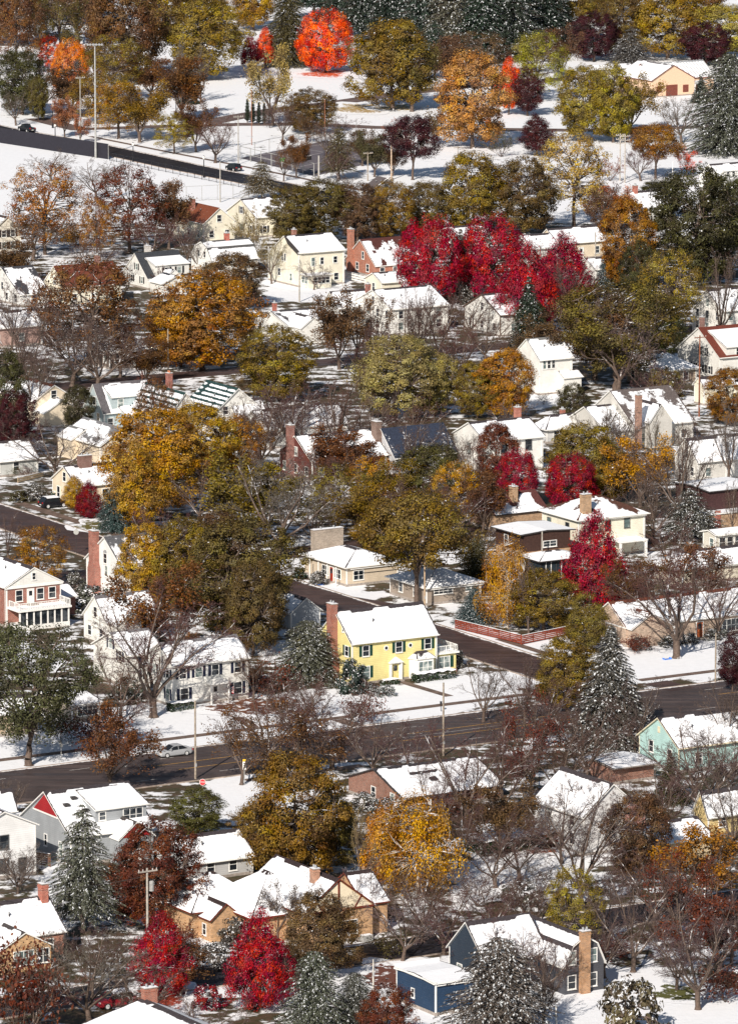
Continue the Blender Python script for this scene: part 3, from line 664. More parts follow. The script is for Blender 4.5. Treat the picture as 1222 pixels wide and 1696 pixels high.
strip('park_path', [(330, 206), (400, 192), (460, 182), (560, 170), (640, 158), (760, 144), (900, 134), (960, 128)], 7, .028, plain('park_asphalt', (.14, .10, .09)), 'curving park drive behind the trees')
# walks and drives
Y0 = G(583, 1136)
def lp(o, a, b): return o + U * a + VV * b
strip('front_walk', [lp(Y0, 7.0, -1), lp(Y0, 7.6, -12.5)], 1.3, .02, WET, 'wet walk from the yellow house to the pavement')
strip('driveway', [(560, 1192), (625, 1212)], 2, .028, WET, None); strip('driveway', [lp(Y0, 26, -6), lp(Y0, 26, -13)], 4, .022, DRV, None)
strip('driveway', [(1085, 1130), (1130, 1142)], 4, .028, DRV, 'driveway at the right of the main street')
strip('front_walk', [(352, 1162), (385, 1180), (420, 1205)], 1.6, .022, WET, 'leafy walk of the white colonial')
strip('driveway', [(500, 1000), (545, 985), (640, 1002)], 3, .02, DRV, None)
tc = [G(405, 262), G(610, 300), G(700, 268), G(545, 236), ]
m = MB(); m.face([q + Vector((0, 0, .034)) for q in (G(398, 262), G(520, 292), G(680, 255), G(540, 233))], plain('court_surface', (.13, .115, .13), var=.15)); tag(m.build('tennis_court'), 'dark grey tennis court without snow', None, kind='structure')
for a, b in (((415, 260), (545, 237)), ((450, 269), (588, 243)), ((485, 279), (625, 249)), ((425, 257), (510, 284)), ((500, 246), (610, 265))):
    strip('court_line', [a, b], .16, .038, WP)
BZ = []
def blob(name, px, py, rx, ry, mt, label, kind='stuff', seed=1, z=.034):
    BZ.append(1); z = .042 + .004 * len(BZ)
    o = G(px, py); m = MB(); c = m.vert((o.x, o.y, z), .72); n = 40; r1 = []; r2 = []
    for k in range(n):
        a = 2 * math.pi * k / n; q = 1 + .9 * nz(math.cos(a) * 1.5, math.sin(a) * 1.5, seed)
        r1.append(m.vert((o.x + rx * .6 * q * math.cos(a), o.y + ry * .6 * q * math.sin(a), z), .58)); r2.append(m.vert((o.x + rx * q * math.cos(a), o.y + ry * q * math.sin(a), z), .02))
    for k in range(n):
        m.f.append([c, r1[k], r1[(k + 1) % n]]); m.m.append(m.mi(mt)); m.f.append([r1[k], r2[k], r2[(k + 1) % n], r1[(k + 1) % n]]); m.m.append(m.mi(mt))
    return tag(m.build(name), label, 'leaf litter' if 'leaf' in name else 'grass', kind=kind)
def litter(col, nm): return covermat(nm, SNOW, SNOW, amp=.9, nsc=.9, snow=col, bump=.3)
blob('leaf_litter', 540, 122, 8, 13, litter((.6, .10, .03), 'red_leaf_litter'), 'orange red leaves fallen under the bright red orange maple')
blob('dry_grass', 600, 180, 9, 14, litter((.40, .27, .10), 'tan_grass'), 'patch of dry tan grass without snow in the park')
blob('dry_grass', 660, 178, 7, 10, litter((.38, .27, .10), 'tan_grass2'), 'bare tan ground at the foot of the big park tree')
blob('green_grass', 1125, 1645, 4, 5, litter((.10, .10, .03), 'green_grass'), 'patch of green grass melted free near the bottom right')
blob('leaf_litter', 435, 1170, 9, 8, litter((.16, .065, .035), 'brown_leaf_litter'), 'brown leaf litter right of the white colonial house')
blob('leaf_litter', 655, 1618, 5, 8, litter((.14, .055, .04), 'brown_leaf_litter2'), 'brown leaf bed behind the navy garage')
blob('leaf_litter', 870, 1395, 8, 9, litter((.20, .065, .035), 'rusty_leaf_litter'), 'rusty leaf bed behind the snowy hedge mound')
blob('leaf_litter', 930, 1622, 3, 4, litter((.20, .08, .04), 'rusty_leaf_litter2'), 'rusty leaf strip right of the slate blue house')
blob('leaf_litter', 265, 1655, 5, 7, litter((.40, .06, .03), 'orange_leaf_litter'), 'red leaves fallen under the lower left crimson maple')
blob('green_grass', 160, 872, 4, 6, litter((.13, .11, .03), 'green_grass2'), 'olive grass under the small red tree at the left')
# ------------------------------------------------------------ the houses
S_WH = (.80, .79, .75); S_CR = (.80, .755, .62); S_YE = (.80, .70, .31); S_PE = (.76, .65, .50); S_GR = (.27, .29, .31); S_BL = (.42, .50, .52); S_MI = (.47, .69, .66)
SHG = plain('green_shutter', (.012, .05, .035)); SHN = plain('navy_shutter', (.02, .025, .05)); SHB = plain('black_shutter', (.03, .028, .03))
NAVY = siding((.03, .045, .068)); SHED = siding((.018, .045, .095)); SLATE = siding((.07, .072, .085))
RB = (.06, .05, .055); RBR = (.15, .05, .03); RSL = (.13, .12, .13); RDK = (.04, .045, .06)
# yellow colonial
h = house('colonial_house', 'yellow two storey house with red chimney and green shutters', 'house', 530, 583, 724, 1136, 1065, 3.55, 'x', siding(S_YE), RB, WHITE, F=[], Lf=[], auto=False, seed=4)
Y = h; z2 = h.H - 1.95
for u in (2.1, 7.15, 11.6): 
    u = u * h.L / 13.0; win(h.t, 'f', u, z2, .95, 1.35, SHG)
win(h.t, 'f', 2.1 * h.L / 13, .9, 1.1, 1.5, SHG)
for u in (5.2, 8.9):
    m = MB(); u = u * h.L / 13
    m.tube((u, -.06, z2 + .75), (u, 0, z2 + .75), .36, .36, 12, WHITE); o = m.build('oval_window', h.t); m = MB(); m.tube((u, -.08, z2 + .75), (u, -.061, z2 + .75), .22, .22, 12, glassm(0)); m.build('pane', o)
u = 6.6 * h.L / 13; door(h.t, 'f', u, .2, 1.1, 2.1, plain('yellow_door', (.72, .6, .25)))
m = MB(); m.box(u - .95, u - .7, -.35, 0, .1, 2.5, WHITE); m.box(u + .7, u + .95, -.35, 0, .1, 2.5, WHITE); m.prism([(u - 1.15, 2.5), (u + 1.15, 2.5), (u, 3.3)], -.5, -.001, WHITE, lambda a, b, q: (a, q, b)); m.build('door_surround', h.t)
m = MB(); ub = 10.4 * h.L / 13
m.prism([(ub - 1.7, 0), (ub - 1.1, -1.1), (ub + 1.5, -1.1), (ub + 1.9, 0)], .1, 2.9, WHITE, lambda a, b, q: (a, b, q)); b_ = m.build('bay_window', h.t)
win(b_, 'f', ub + .2, .8, 2.1, 1.6, off=-1.1, mull=2, glass=1)
r = MB(); cv = cover_fn(3, .5); A_ = [Vector((ub - 1.95, .0, 2.9)), Vector((ub - 1.25, -1.35, 2.9)), Vector((ub + 1.7, -1.35, 2.9)), Vector((ub + 2.15, 0, 2.9))]; T1 = Vector((ub - .6, 0, 3.7)); T2 = Vector((ub + .9, 0, 3.7))
for q in ((A_[0], A_[1], T1, T1), (A_[1], A_[2], T2, T1), (A_[2], A_[3], T2, T2)): r.slope(*q, roofm(RB), WHITE, cv, th=.1)
r.build('roof', b_)
for (u, z, w_, h_) in ((1.35, z2, .9, 1.3), (1.35, .9, .9, 1.3), (6.4, z2, .9, 1.3)): win(h.t, 'l', u, z, w_, h_, SHG)
for u in (2.3, 5.6): win(h.t, 'l', u, h.H + 1.2, .35, .6)
chimney(h.t, -.45, h.W / 2 + .3, 0, h.H + 4.7, 1.45, .85, BR_RED, shoulder=3.2)
# right sunroom with balcony
m = MB(); L = h.L; m.box(L, L + 3.6, .9, 6.0, 0, 2.65, h.wm); wg = m.build('sunroom', h.t); m = MB(); m.box(L, L + 3.95, .55, 6.3, 2.66, 2.9, WHITE, SNOWM); m.build('roof', wg)
win(wg, 'f', L + 1.7, .8, 1.7, 1.45, SHG, off=.9, mull=1, glass=1, shw=.5); rail(wg, [(L + .2, .75), (L + 3.7, .75), (L + 3.7, 6)], 2.9, .85)
m = MB(); m.box(L - .02, L + 3.7, .82, .88, 0, .5, brick(BR_DK)); m.build('brick_base', wg)
# rear garage wing
block(h.t, -.2, h.W + .4, 7.5, 5.6, 'x', gable(5.6, 3.6, 2.2), h.wm, RB, seed=9, names=('rear_wing', 'roof')); win(h.t, 'l', h.W + 3.2, 4.0, .5, .7, off=-.2)
# white colonial
h = house('colonial_house', 'white two storey house with dark navy shutters behind a big bare tree', 'house', 240, 287, 410, 1172, 1102, 2.3, 'x', siding(S_WH), (.2, .19, .2), F=[], Lf=[], auto=False, seed=7); z2 = h.H - 1.9
for u in (.13, .34, .56, .86): win(h.t, 'f', u * h.L, z2, 1.0, 1.35, SHN)
for u in (.15, .86): win(h.t, 'f', u * h.L, .9, 1.15, 1.5, SHN)
for u in (1.4, 5): win(h.t, 'l', u, .9, .9, 1.4, SHN); win(h.t, 'l', u, z2, .9, 1.3, SHN)
u = h.L * .56; door(h.t, 'f', u, .3); m = MB()
for s_ in (-1, 1): m.tube((u + s_ * 1.3, -1.3, .1), (u + s_ * 1.3, -1.3, 2.75), .13, .13, 8, WHITE)
m.box(u - 1.6, u + 1.6, -1.6, -.01, 2.76, 3.0, WHITE, SNOWM); m.prism([(u - 1.6, 3.0), (u + 1.6, 3.0), (u, 3.6)], -1.6, -.02, WHITE, lambda a, b, q: (a, q, b)); m.build('portico', h.t)
def flag(h, u, v, z):
    m = MB(); m.tube((u, v, z), (u, v - 1.2, z + .6), .025, .025, 5, WHITE); o = m.build('flag_pole', h.t); f = MB()
    RDm = plain('flag_red', (.5, .03, .04), var=.05)
    for k in range(7): f.box(u + .005, u + .03, v - 1.15 + 0 * k, v - .55, z + .5 - .13 * (k + 1), z + .5 - .13 * k - .002, RDm if k % 2 == 0 else WHITE)
    f.box(u - .002, u + .035, v - .85, v - .54, z + .12, z + .49, plain('flag_blue', (.02, .03, .15))); f.build('flag', o)
flag(h, h.L * .74, -.1, 1.6)
h = house('white_house', 'white house wing with low snowy roof left of the big bare tree', 'house', 152, 212, 270, 1140, 1085, 2.2, 'x', siding(S_WH), (.2, .19, .2), sh=SHN, Lf=[(2, 3.4)], seed=12)
h = house('white_house', 'white house with broad snowy roof below the one with the tall red side chimney', 'house', 137, 178, 262, 1072, 1030, 3.0, 'x', siding(S_WH), (.16, .15, .16), seed=14, melt=.15); chimney(h.t, h.L * .5, 3, h.H + .5, h.H + 2.6, .8, .6, (.42, .2, .12)); gdormer(h, 3, 4.5, -1.5, 0, h.H - .4, 1.6, 4, rc=(.16, .15, .16), name='front_gable')
# brick with balcony
h = house('brick_house', 'red brick house with white pediment and a white balcony above a glazed porch', 'house', -70, 12, 99, 1040, 972, 2.3, 'y', brick((.28, .075, .05)), RB, WHITE, F=[], Lf=[], auto=False, Wm=13, corner=True); L = h.L; z2 = h.H - 2.2
B = FB('f', 0); m = MB(); m.prism([(-.3, h.H - .02), (L + .3, h.H - .02), (L / 2, h.H + 2.25)], -.12, -.004, siding(S_WH), lambda a, b, q: (a, q, b)); B(m, -.3, L + .3, .005, .2, h.H - .35, h.H - .02, WHITE); m.build('pediment', h.t)
win(h.t, 'f', L / 2, h.H + .7, .5, .9, off=-.12)
for u in (.23, .62, .84): win(h.t, 'f', u * L, z2, 1.0, 1.5)
door(h.t, 'f', .44 * L, z2 - .5, .9, 2.0)
m = MB(); m.box(.3, L - .3, -3.2, -.01, 0, .7, WHITE); 
for k in range(8): x = .35 + (L - .9) * k / 7; m.box(x, x + .2, -3.2, -3.0, .7, 2.7, WHITE)
m.box(.1, L - .1, -3.45, -.01, 2.71, 3.0, WHITE, SNOWM); p_ = m.build('porch', h.t)
m = MB(); m.box(.5, L - .5, -3.1, -3.06, .71, 2.7, glassm(0)); m.build('pane', p_); rail(h.t, [(.3, -.2), (.3, -3.3), (L - .3, -3.3), (L - .3, -.2)], 3.0, .9)
block(h.t, L, 4, 4.5, 6, 'x', gable(6, 2.7, 1.3), brick((.28, .075, .05)), RB, names=('side_wing', 'roof')); win(h.t, 'f', L + 1.2, .2, .8, 2.1, off=4, mull=1); win(h.t, 'f', L + 3.0, .2, .8, 2.1, off=4, mull=1)
# white gable with tall red chimney
h = house('white_house', 'white gabled house with tall red brick side chimney', 'house', 139, 207, 275, 996, 945, 3.9, 'x', siding((.82, .82, .80)), (.12, .12, .13), melt=.75, F=[(1.5, 1), (1.5, 3.2)], Lf=[(2.4, 2.6, .8, 1.5), (5.4, 2.8, .8, 1.5), (10.4, 2.6, .8, 1.5)], seed=18)
m = MB(); m.prism([(.55 * math.cos(k * math.pi / 8), .55 * math.sin(k * math.pi / 8)) for k in range(9)], 0, .05, GREYM, lambda a, b, q: (-q, h.W / 2 + a, h.H + 1.6 + b)); m.build('attic_vent', h.t)
chimney(h.t, -.5, h.W * .72, 0, h.H + 4.6, 1.4, .95, (.33, .09, .06), shoulder=3.6)
house('cottage', 'low white cottage with smooth snowy roof at the left edge', 'house', -60, -22, 61, 793, 766, 2.4, 'x', siding((.55, .56, .54)), RB, Lf=[], F=[(5.4, .9), (2, .9)], seed=21)
h = house('peach_house', 'low peach house with dark brick chimney behind the black parked car', 'house', 84, 128, 215, 838, 805, 2.4, 'x', siding(S_PE), RB, melt=.3, F=[(1.4, 0.9, 1.2, 1.5), (5, .9)], Lf=[(6, .3, .9, 1.9)], seed=23); chimney(h.t, h.L * .35, h.W * .45, h.H + 1, h.H + 4.0, 2.2, .8, (.15, .05, .04), face='y')
h = house('cream_house', 'cream two storey house with a front gable at the left', 'house', 38, 58, 120, 702, 664, 2.3, 'y', siding(S_PE), RBR, melt=.2, Wm=13, F=[(4.2, 3, .7, 1.2)], Lf=[(3, 2)], seed=25); gdormer(h, h.L * .5, h.L * .95, -3.2, 0, h.H * .55, 2.0, 0, rc=(.2, .2, .2), name='front_wing')
h = house('garage', 'cream garage with wide door and snow streaked roof below the light blue house', 'garage', 110, 168, 240, 772, 738, 2.4, 'y', siding(S_PE), (.2, .2, .21), melt=.55, F=[], Lf=[], auto=False, Wm=13, seed=26); garage_door(h.t, 'f', h.L * .52, 4.8, 2.3, plain('cream_door', (.74, .62, .45)))
gdormer(h, 1.5, 5, 8, 0, 3.2, 1.4, 13, rc=(.2, .2, .2), name='side_wing')
h = house('cape_house', 'light blue house with steep grey roof and a wide front dormer', 'house', 138, 173, 258, 710, 684, 4.3, 'x', siding(S_BL), RSL, base=1.0, bare=[(0, 1.3, 0, 9)], F=[(1.2, .3)], Lf=[(2, 1), (5, 1), (3.3, 3.6)], auto=False, seed=27, vents=0)
dormer(h, 1.6, h.L, .25, 2.4, 5.2, h.W / 2, h.H + 4.1, F=[(3.3, 3.4, .9, 1.3), (8.2, 3.4)], rc=RSL); block(h.t, 3.0, -2.2, 4.5, 2.4, 'x', [(0, 2.3), (2.3, 3.3)], h.wm, RSL, names=('porch', 'roof'))
for u in (3.8, 5.0, 6.0, 7.0): win(h.t, 'f', u, .8, .75, 1.4, off=-2.2)
# teal-roofed house with snow stripes
TEAL = (.025, .06, .06)
def stripes(a, b, LA, LB, p):
    q = (b * 1.0) % 1.0; c = 1.0
    if q < .3 + .15 * nz(a * .3, b, 2): c = .05
    if LB - b < .5 or a < .25 or LA - a < .25: c = 0
    if nz(a * .6, b * .3, 7) > .38: c -= .6
    return c
h = house('striped_roof_house', 'white house with dark teal roof where snow lies in stripes', 'house', 296, 348, 440, 722, 692, 4.4, 'y', siding(S_WH), TEAL, F=[(3, 3.4, .9, 1.3), (5.6, 3.4, .9, 1.3), (2.2, .8), (7, .8)], Lf=[], auto=False, seed=28, covf=stripes)
h.t.children[1].data.materials[0] = covermat('teal_striped_roof', TEAL, (.03, .05, .05), amp=.22, nsc=2)
m = MB(); pr = h.prof; L = h.L; W = h.W
# left block with its own striped roof
block(h.t, -6.5, 3, 7, W + 3, 'y', gable(7, 3.0, 4.0), h.wm, TEAL, names=('left_wing', 'roof'), cov=stripes); win(h.t, 'f', -3, 3.2, .9, 1.3, off=3); win(h.t, 'l', 5, .8, off=-6.5)
chimney(h.t, -1.5, W + 1, 5, 9.2, 1.0, .8, (.33, .08, .06), pot=True)
# white cape with big dormer and dark roof
h = house('cape_house', 'white house with wide snowy dormer, black shutters and white chimney', 'house', 202, 246, 313, 480, 461, 4.2, 'x', siding(S_WH), (.05, .055, .065), base=.15, F=[], Lf=[(2.5, 1, .8, 1.2), (6.5, 1, .8, 1.2), (4.6, 3.4, .8, 1.2)], auto=False, sh=SHB, seed=30, vents=0)
dormer(h, 1.6, h.L + .0, .15, 2.0, 4.6, h.W * .5, h.H + 3.6, F=[(4.2, 2.8), (7, 2.8)], rc=RDK, sh=SHB); chimney(h.t, 3.2, h.W * .6, 4, h.H + 5.4, 1.3, .8, (.62, .6, .58))
gdormer(h, 4.2, 4.6, -2.6, 0, 2.0, 1.9, .2, rc=RDK, name='entry_gable'); block(h.t, -1.2, -8, 6, 5, 'y', gable(6, 2.2, 1.3), h.wm, RDK, names=('garage_wing', 'roof'))
# gambrel
def gamb(k=.26, zt=.62): return lambda wd, H, rise: [(0, H), (wd * k, H + rise * zt), (wd * .5, H + rise), (wd * (1 - k), H + rise * zt), (wd, H)]
h = house('gambrel_house', 'white barn roofed house with small red chimney on its snowy ridge', 'house', 316, 352, 426, 456, 432, 3.2, 'x', siding(S_WH), (.1, .1, .1), prof=gamb(.22, .7), F=[(2, .8), (6.5, .8)], Lf=[(2.4, .9), (5.4, 3.2, .8, 1.2), (3, 3.2, .8, 1.2)], auto=False, seed=31); chimney(h.t, h.L * .55, h.W * .5, h.H + 2.4, h.H + 4.6, .9, .8, (.45, .07, .04))
# cream saltbox with sunroom
h = house('saltbox_house', 'cream two storey house with dark roof strip and a glazed sunroom', 'house', 443, 495, 570, 476, 419, 2.6, 'x', siding(S_CR), (.045, .04, .045), prof=lambda wd, H, r: [(0, H), (wd * .45, H + r), (wd, H - 1.6)], bare=[(0, .0, 0, 9)], F=[(3.2, 4.0, .7, 1.6), (5.2, 4.2, .7, 1.3), (8.2, 4.3, .8, 1.2), (8.4, .9)], Lf=[(3, 1), (7.5, 1.5), (5.2, 4.6, .6, 1.4), (6.2, 4.6, .6, 1.4)], auto=False, seed=33)
m = MB(); m.prism([(-.12, h.H - .3), (-.12, h.H + .35), (h.W * .45 - .2, h.H + 2.75), (h.W * .45 - 1.6, h.H + 1.3)], -.36, -.02, DARKT, lambda a, b, q: (q, a, b)); m.build('rake_board', h.t)
m = MB(); m.box(.4, 5.4, -3.2, -.01, 0, 2.5, h.wm); sr = m.build('sunroom', h.t); m = MB(); m.box(.1, 5.7, -3.5, -.02, 2.51, 2.7, WHITE, SNOWM); m.build('roof', sr)
win(sr, 'f', 3.2, 1.0, 3.6, 1.2, off=-3.2, mull=3, glass=0); win(sr, 'l', -1.6, 1.0, 2.2, 1.2, off=.4, mull=1, glass=1); chimney(h.t, h.L * .3, h.W * .6, h.H, h.H + 3.5, .9, .7, (.35, .12, .08))
# brick tudor
h = house('tudor_house', 'red brick house with steep brown roof half bare of snow', 'house', 573, 622, 700, 460, 440, 4.4, 'x', brick((.42, .13, .07)), (.10, .035, .03), WHITE, melt=.9, F=[(1.5, .5), (4.4, .3, .8, 1.6), (6.6, .5), (9, .5)], Lf=[(3, .9), (7, .9), (4.8, 3.2, .8, 1.4)], auto=False, corner=False, seed=35); chimney(h.t, -.3, h.W * .8, 0, h.H + 6.2, 1.3, .9, (.42, .13, .07))
house('garage', 'cream garage with white roof in front of the brick house', 'garage', 604, 632, 668, 490, 468, 1.4, 'x', siding(S_CR), RB, F=[], Lf=[(3, .8)], auto=False, seed=36)
h = house('low_house', 'low house with long snow streaked roof and little red chimney', 'house', 420, 478, 560, 566, 540, 1.8, 'x', siding(S_WH), (.08, .075, .08), melt=.55, seed=37); chimney(h.t, h.L * .2, h.W * .7, h.H, h.H + 3, .7, .6, (.4, .08, .05)); gdormer(h, 3, 5.2, -4, 0, h.H, 1.8, 3, name='front_wing')
house('white_house', 'white house with snowy roof half hidden by a brown bare tree', 'house', 535, 560, 618, 545, 510, 2.6, 'x', siding(S_WH), RB, seed=38)
h = house('white_house', 'broad white roofed house with small red chimney below the crimson trees', 'house', 588, 648, 742, 556, 512, 2.7, 'x', siding(S_WH), RB, seed=39); chimney(h.t, .8, h.W * .75, h.H, h.H + 3.4, .9, .7, (.30, .07, .05))
h = house('white_house', 'white house with dark diagonal rake board beside the crimson trees', 'house', 770, 828, 872, 558, 522, 3.0, 'x', siding(S_WH), RB, trim=plain('brown_trim', (.12, .07, .05)), seed=40)
house('white_house', 'snow roofed house glimpsed between the two tallest crimson trees', 'house', 722, 752, 812, 425, 400, 2.4, 'x', siding(S_WH), RB, seed=41)
house('white_house', 'snow roofed house right behind the tall crimson trees', 'house', 850, 880, 925, 442, 412, 2.2, 'x', siding(S_WH), RB, seed=42)
house('white_house', 'long snow roofed house with peach gable under the rust trees', 'house', 892, 922, 1003, 432, 404, 2.5, 'x', siding(S_PE), RB, seed=43)
house('white_house', 'small white house beside the light utility pole and blue spruce', 'house', 955, 985, 1040, 476, 446, 1.6, 'x', siding(S_WH), RB, melt=.3, seed=44)
h = house('white_house', 'tall white two storey house right of the dark spruce', 'house', 878, 893, 948, 655, 596, 3.0, 'x', siding(S_WH), (.2, .2, .2), F=[(1.0, 4.6, .6, 1.4), (1.9, 4.6, .6, 1.4), (2.8, 4.6, .6, 1.4), (4.6, 1, .6, 1.4), (5.4, 1, .6, 1.4)], Lf=[], Wm=8, auto=False, seed=45); block(h.t, h.L * .6, -1.5, 3.6, 1.6, 'x', [(0, 3.0), (1.5, 3.8)], h.wm, RB, names=('porch', 'roof'))
house('hip_roof_house', 'tan house with shaded snowy hip roof behind the big fan shaped tree', 'house', 1040, 1080, 1155, 642, 616, 2.6, 'x', siding((.45, .36, .28)), RB, hip=True, seed=46)
h = house('white_house', 'white gabled house with red brown roof strip at the right edge', 'house', 1127, 1191, 1275, 632, 592, 4.3, 'x', siding(S_WH), (.17, .045, .03), base=.1, F=[(1, .8, .9, 1.5), (5, .8)], Lf=[(3.2, 1, .8, 1.3), (5.2, 1, .8, 1.3), (8, 1, .8, 1.3), (4.6, 4.0, .6, 1.4), (5.8, 4.0, .6, 1.4)], auto=False, sh=SHB, seed=47, vents=0); dormer(h, 1.4, h.L, .1, 3.8, 6.0, h.W / 2, h.H + 4.1, F=[(4, 4.4)], rc=RB); chimney(h.t, 1.5, h.W * .6, 7, h.H + 6, .8, .6, (.2, .07, .06))
house('cottage', 'small cream building with thin snow on the roof at the right edge', 'house', 1150, 1165, 1240, 672, 640, 1.3, 'x', siding(S_CR), RB, melt=.3, F=[(3, 1)], Lf=[], auto=False, seed=48)
h = house('slate_roof_house', 'white house with grey brown slate roof and a very tall brick chimney', 'house', 975, 1050, 1150, 742, 706, 4.8, 'x', siding((.6, .58, .54)), (.14, .115, .11), base=.72, melt=.4, seed=49); chimney(h.t, .2, -.8, 0, 8.9, .95, .8, (.34, .17, .12)); gdormer(h, 4.2, 4.5, -1.4, 0, h.H + .6, 2.8, h.W / 2, rc=RB, name='front_gable')
block(h.t, -5.0, 1, 5.2, h.W - 2, 'x', gable(h.W - 2, 3, 3.2), h.wm, RB, names=('side_wing', 'roof'))
h = house('white_house', 'white two storey house with red chimney above the crimson trees', 'house', 752, 803, 900, 786, 731, 2.3, 'x', siding(S_WH), RB, F=[(3.5, 3.2, 1.0, 1.4), (8.2, 3.4, 1.1, 1.5), (3.5, .8)], Lf=[(4.8, 2.8, .8, 1.6)], auto=False, seed=50, frame=plain('dark_frame', (.1, .1, .1))); chimney(h.t, h.L * .86, h.W * .55, h.H + 1.5, h.H + 4.0, .9, .9, (.42, .12, .08))
h = house('hip_roof_house', 'low white roofed house right of the white two storey with red chimney', 'house', 885, 905, 1000, 735, 712, 2.0, 'x', siding((.6, .6, .6)), RB, hip=True, melt=.15, seed=51); chimney(h.t, h.L * .45, 3, h.H, h.H + 2.6, .8, .6, (.4, .12, .08))
h = house('hip_roof_house', 'cream two storey house with patchy snow on its hip roof and tan chimney', 'house', 900, 957, 1073, 927, 862, 2.4, 'x', siding(S_CR), (.11, .05, .035), hip=True, melt=.85, F=[(2.4, 3.9, .9, 1.3), (5.2, 4.0, .9, 1.3), (8.6, 4.1, .9, 1.3), (5.0, .8)], Lf=[(3, 3.8, .9, 1.3), (8, 3.8, .9, 1.3), (3, .8)], auto=False, seed=52, frame=plain('dark_frame', (.1, .1, .1)), Lm=11.8)
chimney(h.t, 2.0, h.W * .12, 0, h.H + 3.6, 1.5, .9, BR_TAN, face='y'); m = MB(); m.box(5.5, 10.4, -3, -.01, 2.4, 2.65, WHITE, SNOWM)
for x in (5.7, 10.2): m.box(x - .15, x + .15, -2.9, -2.6, 0, 2.4, WHITE)
m.build('porch', h.t)
# modern brown flat roof house
h = house('modern_house', 'brown panelled flat roofed house with a lower hipped sunroom', 'house', 822, 868, 945, 948, 886, .25, 'y', plain('brown_panel', (.055, .028, .022)), RB, DARKT, F=[(4.4, 3.5, 2.2, .8)], Lf=[(5, 3.5)], auto=False, corner=False, seed=53, vents=0, ov=.8)
m = MB(); m.box(-.01, h.L + .01, -.02, h.W * .98, 0, h.H - 2.6, brick(BR_TAN)); m.build('brick_base', h.t)
hipb(h.t, -.5, -5.2, h.L * .9, 5.1, 2.5, .9, plain('dark_glazing', (.02, .03, .04), .2), RB, DARKT, names=('sunroom', 'roof'), seed=3)
m = MB()
for k in range(9): x = -.5 + h.L * .9 * k / 8; m.box(x - .05, x + .05, -5.27, -5.2, 0, 2.5, WHITE if k % 3 else DARKT)
m.build('mullion', h.t.children[-1])
h = house('low_house', 'low brown shingled house with tan chimney left of the cream hip roof', 'house', 780, 820, 905, 880, 852, 2.4, 'x', brick(BR_TAN), (.12, .045, .04), DARKT, melt=.8, F=[], Lf=[], auto=False, corner=False, seed=54); chimney(h.t, h.L * .5, h.W * .3, h.H, h.H + 3.6, 1.2, .9, BR_TAN)
h = house('brown_house', 'dark brown shingled upper storey over tan brick at the right edge', 'house', 1160, 1172, 1260, 880, 815, .3, 'x', plain('brown_shingle', (.06, .028, .028)), RB, DARKT, Wm=9, F=[], Lf=[], auto=False, corner=False, seed=55, vents=0)
m = MB(); m.box(-2, h.L, -2.5, -.02, 0, 3.0, brick(BR_TAN)); m.box(-.5, .5, -2.6, -2.51, 0, 3.6, brick((.4, .08, .05))); m.build('lower_storey', h.t); m = MB(); m.box(-2.2, h.L, -2.7, -.03, 3.01, 3.2, WHITE, SNOWM); m.build('ledge', h.t)
h = house('sunroom_house', 'low building with a row of sunroom windows at the right edge', 'house', 1165, 1184, 1270, 918, 886, .4, 'x', siding((.6, .57, .5)), RB, WHITE, F=[(1.2, .9, 1.0, 1.5), (2.6, .9, 1.0, 1.5), (4.0, .9, 1.0, 1.5)], Lf=[(1, .9)], auto=False, seed=56, vents=0)
house('ranch_house', 'long cream ranch with snowy hip roof at the right edge', 'house', 1085, 1120, 1270, 972, 944, 2.0, 'x', siding((.68, .62, .5)), RB, hip=True, F=[(4, .9, 1.8, 1.3)], Lf=[], auto=False, seed=57)
h = house('stone_ranch_house', 'pale stone ranch with snowy roof behind the right hand bare tree', 'house', 985, 1036, 1270, 1072, 1038, 2.7, 'x', brick((.50, .36, .27)), RBR, WHITE, melt=.15, F=[(3.2, .8, 1.7, 1.3), (7, .8, 1.7, 1.3), (17.5, .6, 3, 1.6)], Lf=[(3, .9), (8, .9)], auto=False, corner=False, seed=58); door(h.t, 'f', 12.2, .2, 1.0, 2.1, plain('orange_door', (.35, .09, .03)))
gdormer(h, 3.4, 6.4, -1.2, 0, h.H - .2, 1.9, 5, rc=RBR, name='front_gable')
h = house('ranch_house', 'white roofed ranch with front porch posts and a broad stone chimney', 'house', 503, 574, 660, 972, 940, 1.7, 'x', siding((.62, .52, .40)), RB, hip=True, F=[(2, .9, 1.6, 1.3)], Lf=[(2.5, .9, 1.7, 1.3), (6, .9, 1.7, 1.3)], auto=False, seed=59, ov=.9)
chimney(h.t, h.L * .4, h.W * .95, 0, h.H + 3.6, 5.0, .9, (.36, .29, .23), face='y'); m = MB()
for y in (1, 3.5, 6, 8.5): m.tube((-1.2, y, 0), (-1.2, y, h.H), .09, .09, 6, WHITE)
m.build('porch_post', h.t); door(h.t, 'l', 4.2, .2, .95, 2.05, plain('red_door', (.35, .05, .03)))
h = house('ranch_house', 'tan low house with blue shaded hip roof behind the side street pole', 'house', 646, 706, 797, 1003, 974, 1.9, 'x', siding((.34, .28, .23)), RB, hip=True, melt=.1, F=[(2.8, 1.5, 3.0, .7), (7, 1.5, .8, .7)], Lf=[(3, .9), (7, .9)], auto=False, seed=60, ov=.8)
house('garage', 'garage with blue shaded snowy roof behind the yellow house', 'garage', 470, 482, 530, 1045, 1015, 1.8, 'y', siding((.35, .38, .42)), RB, F=[], Lf=[], auto=False, Wm=15, seed=61)
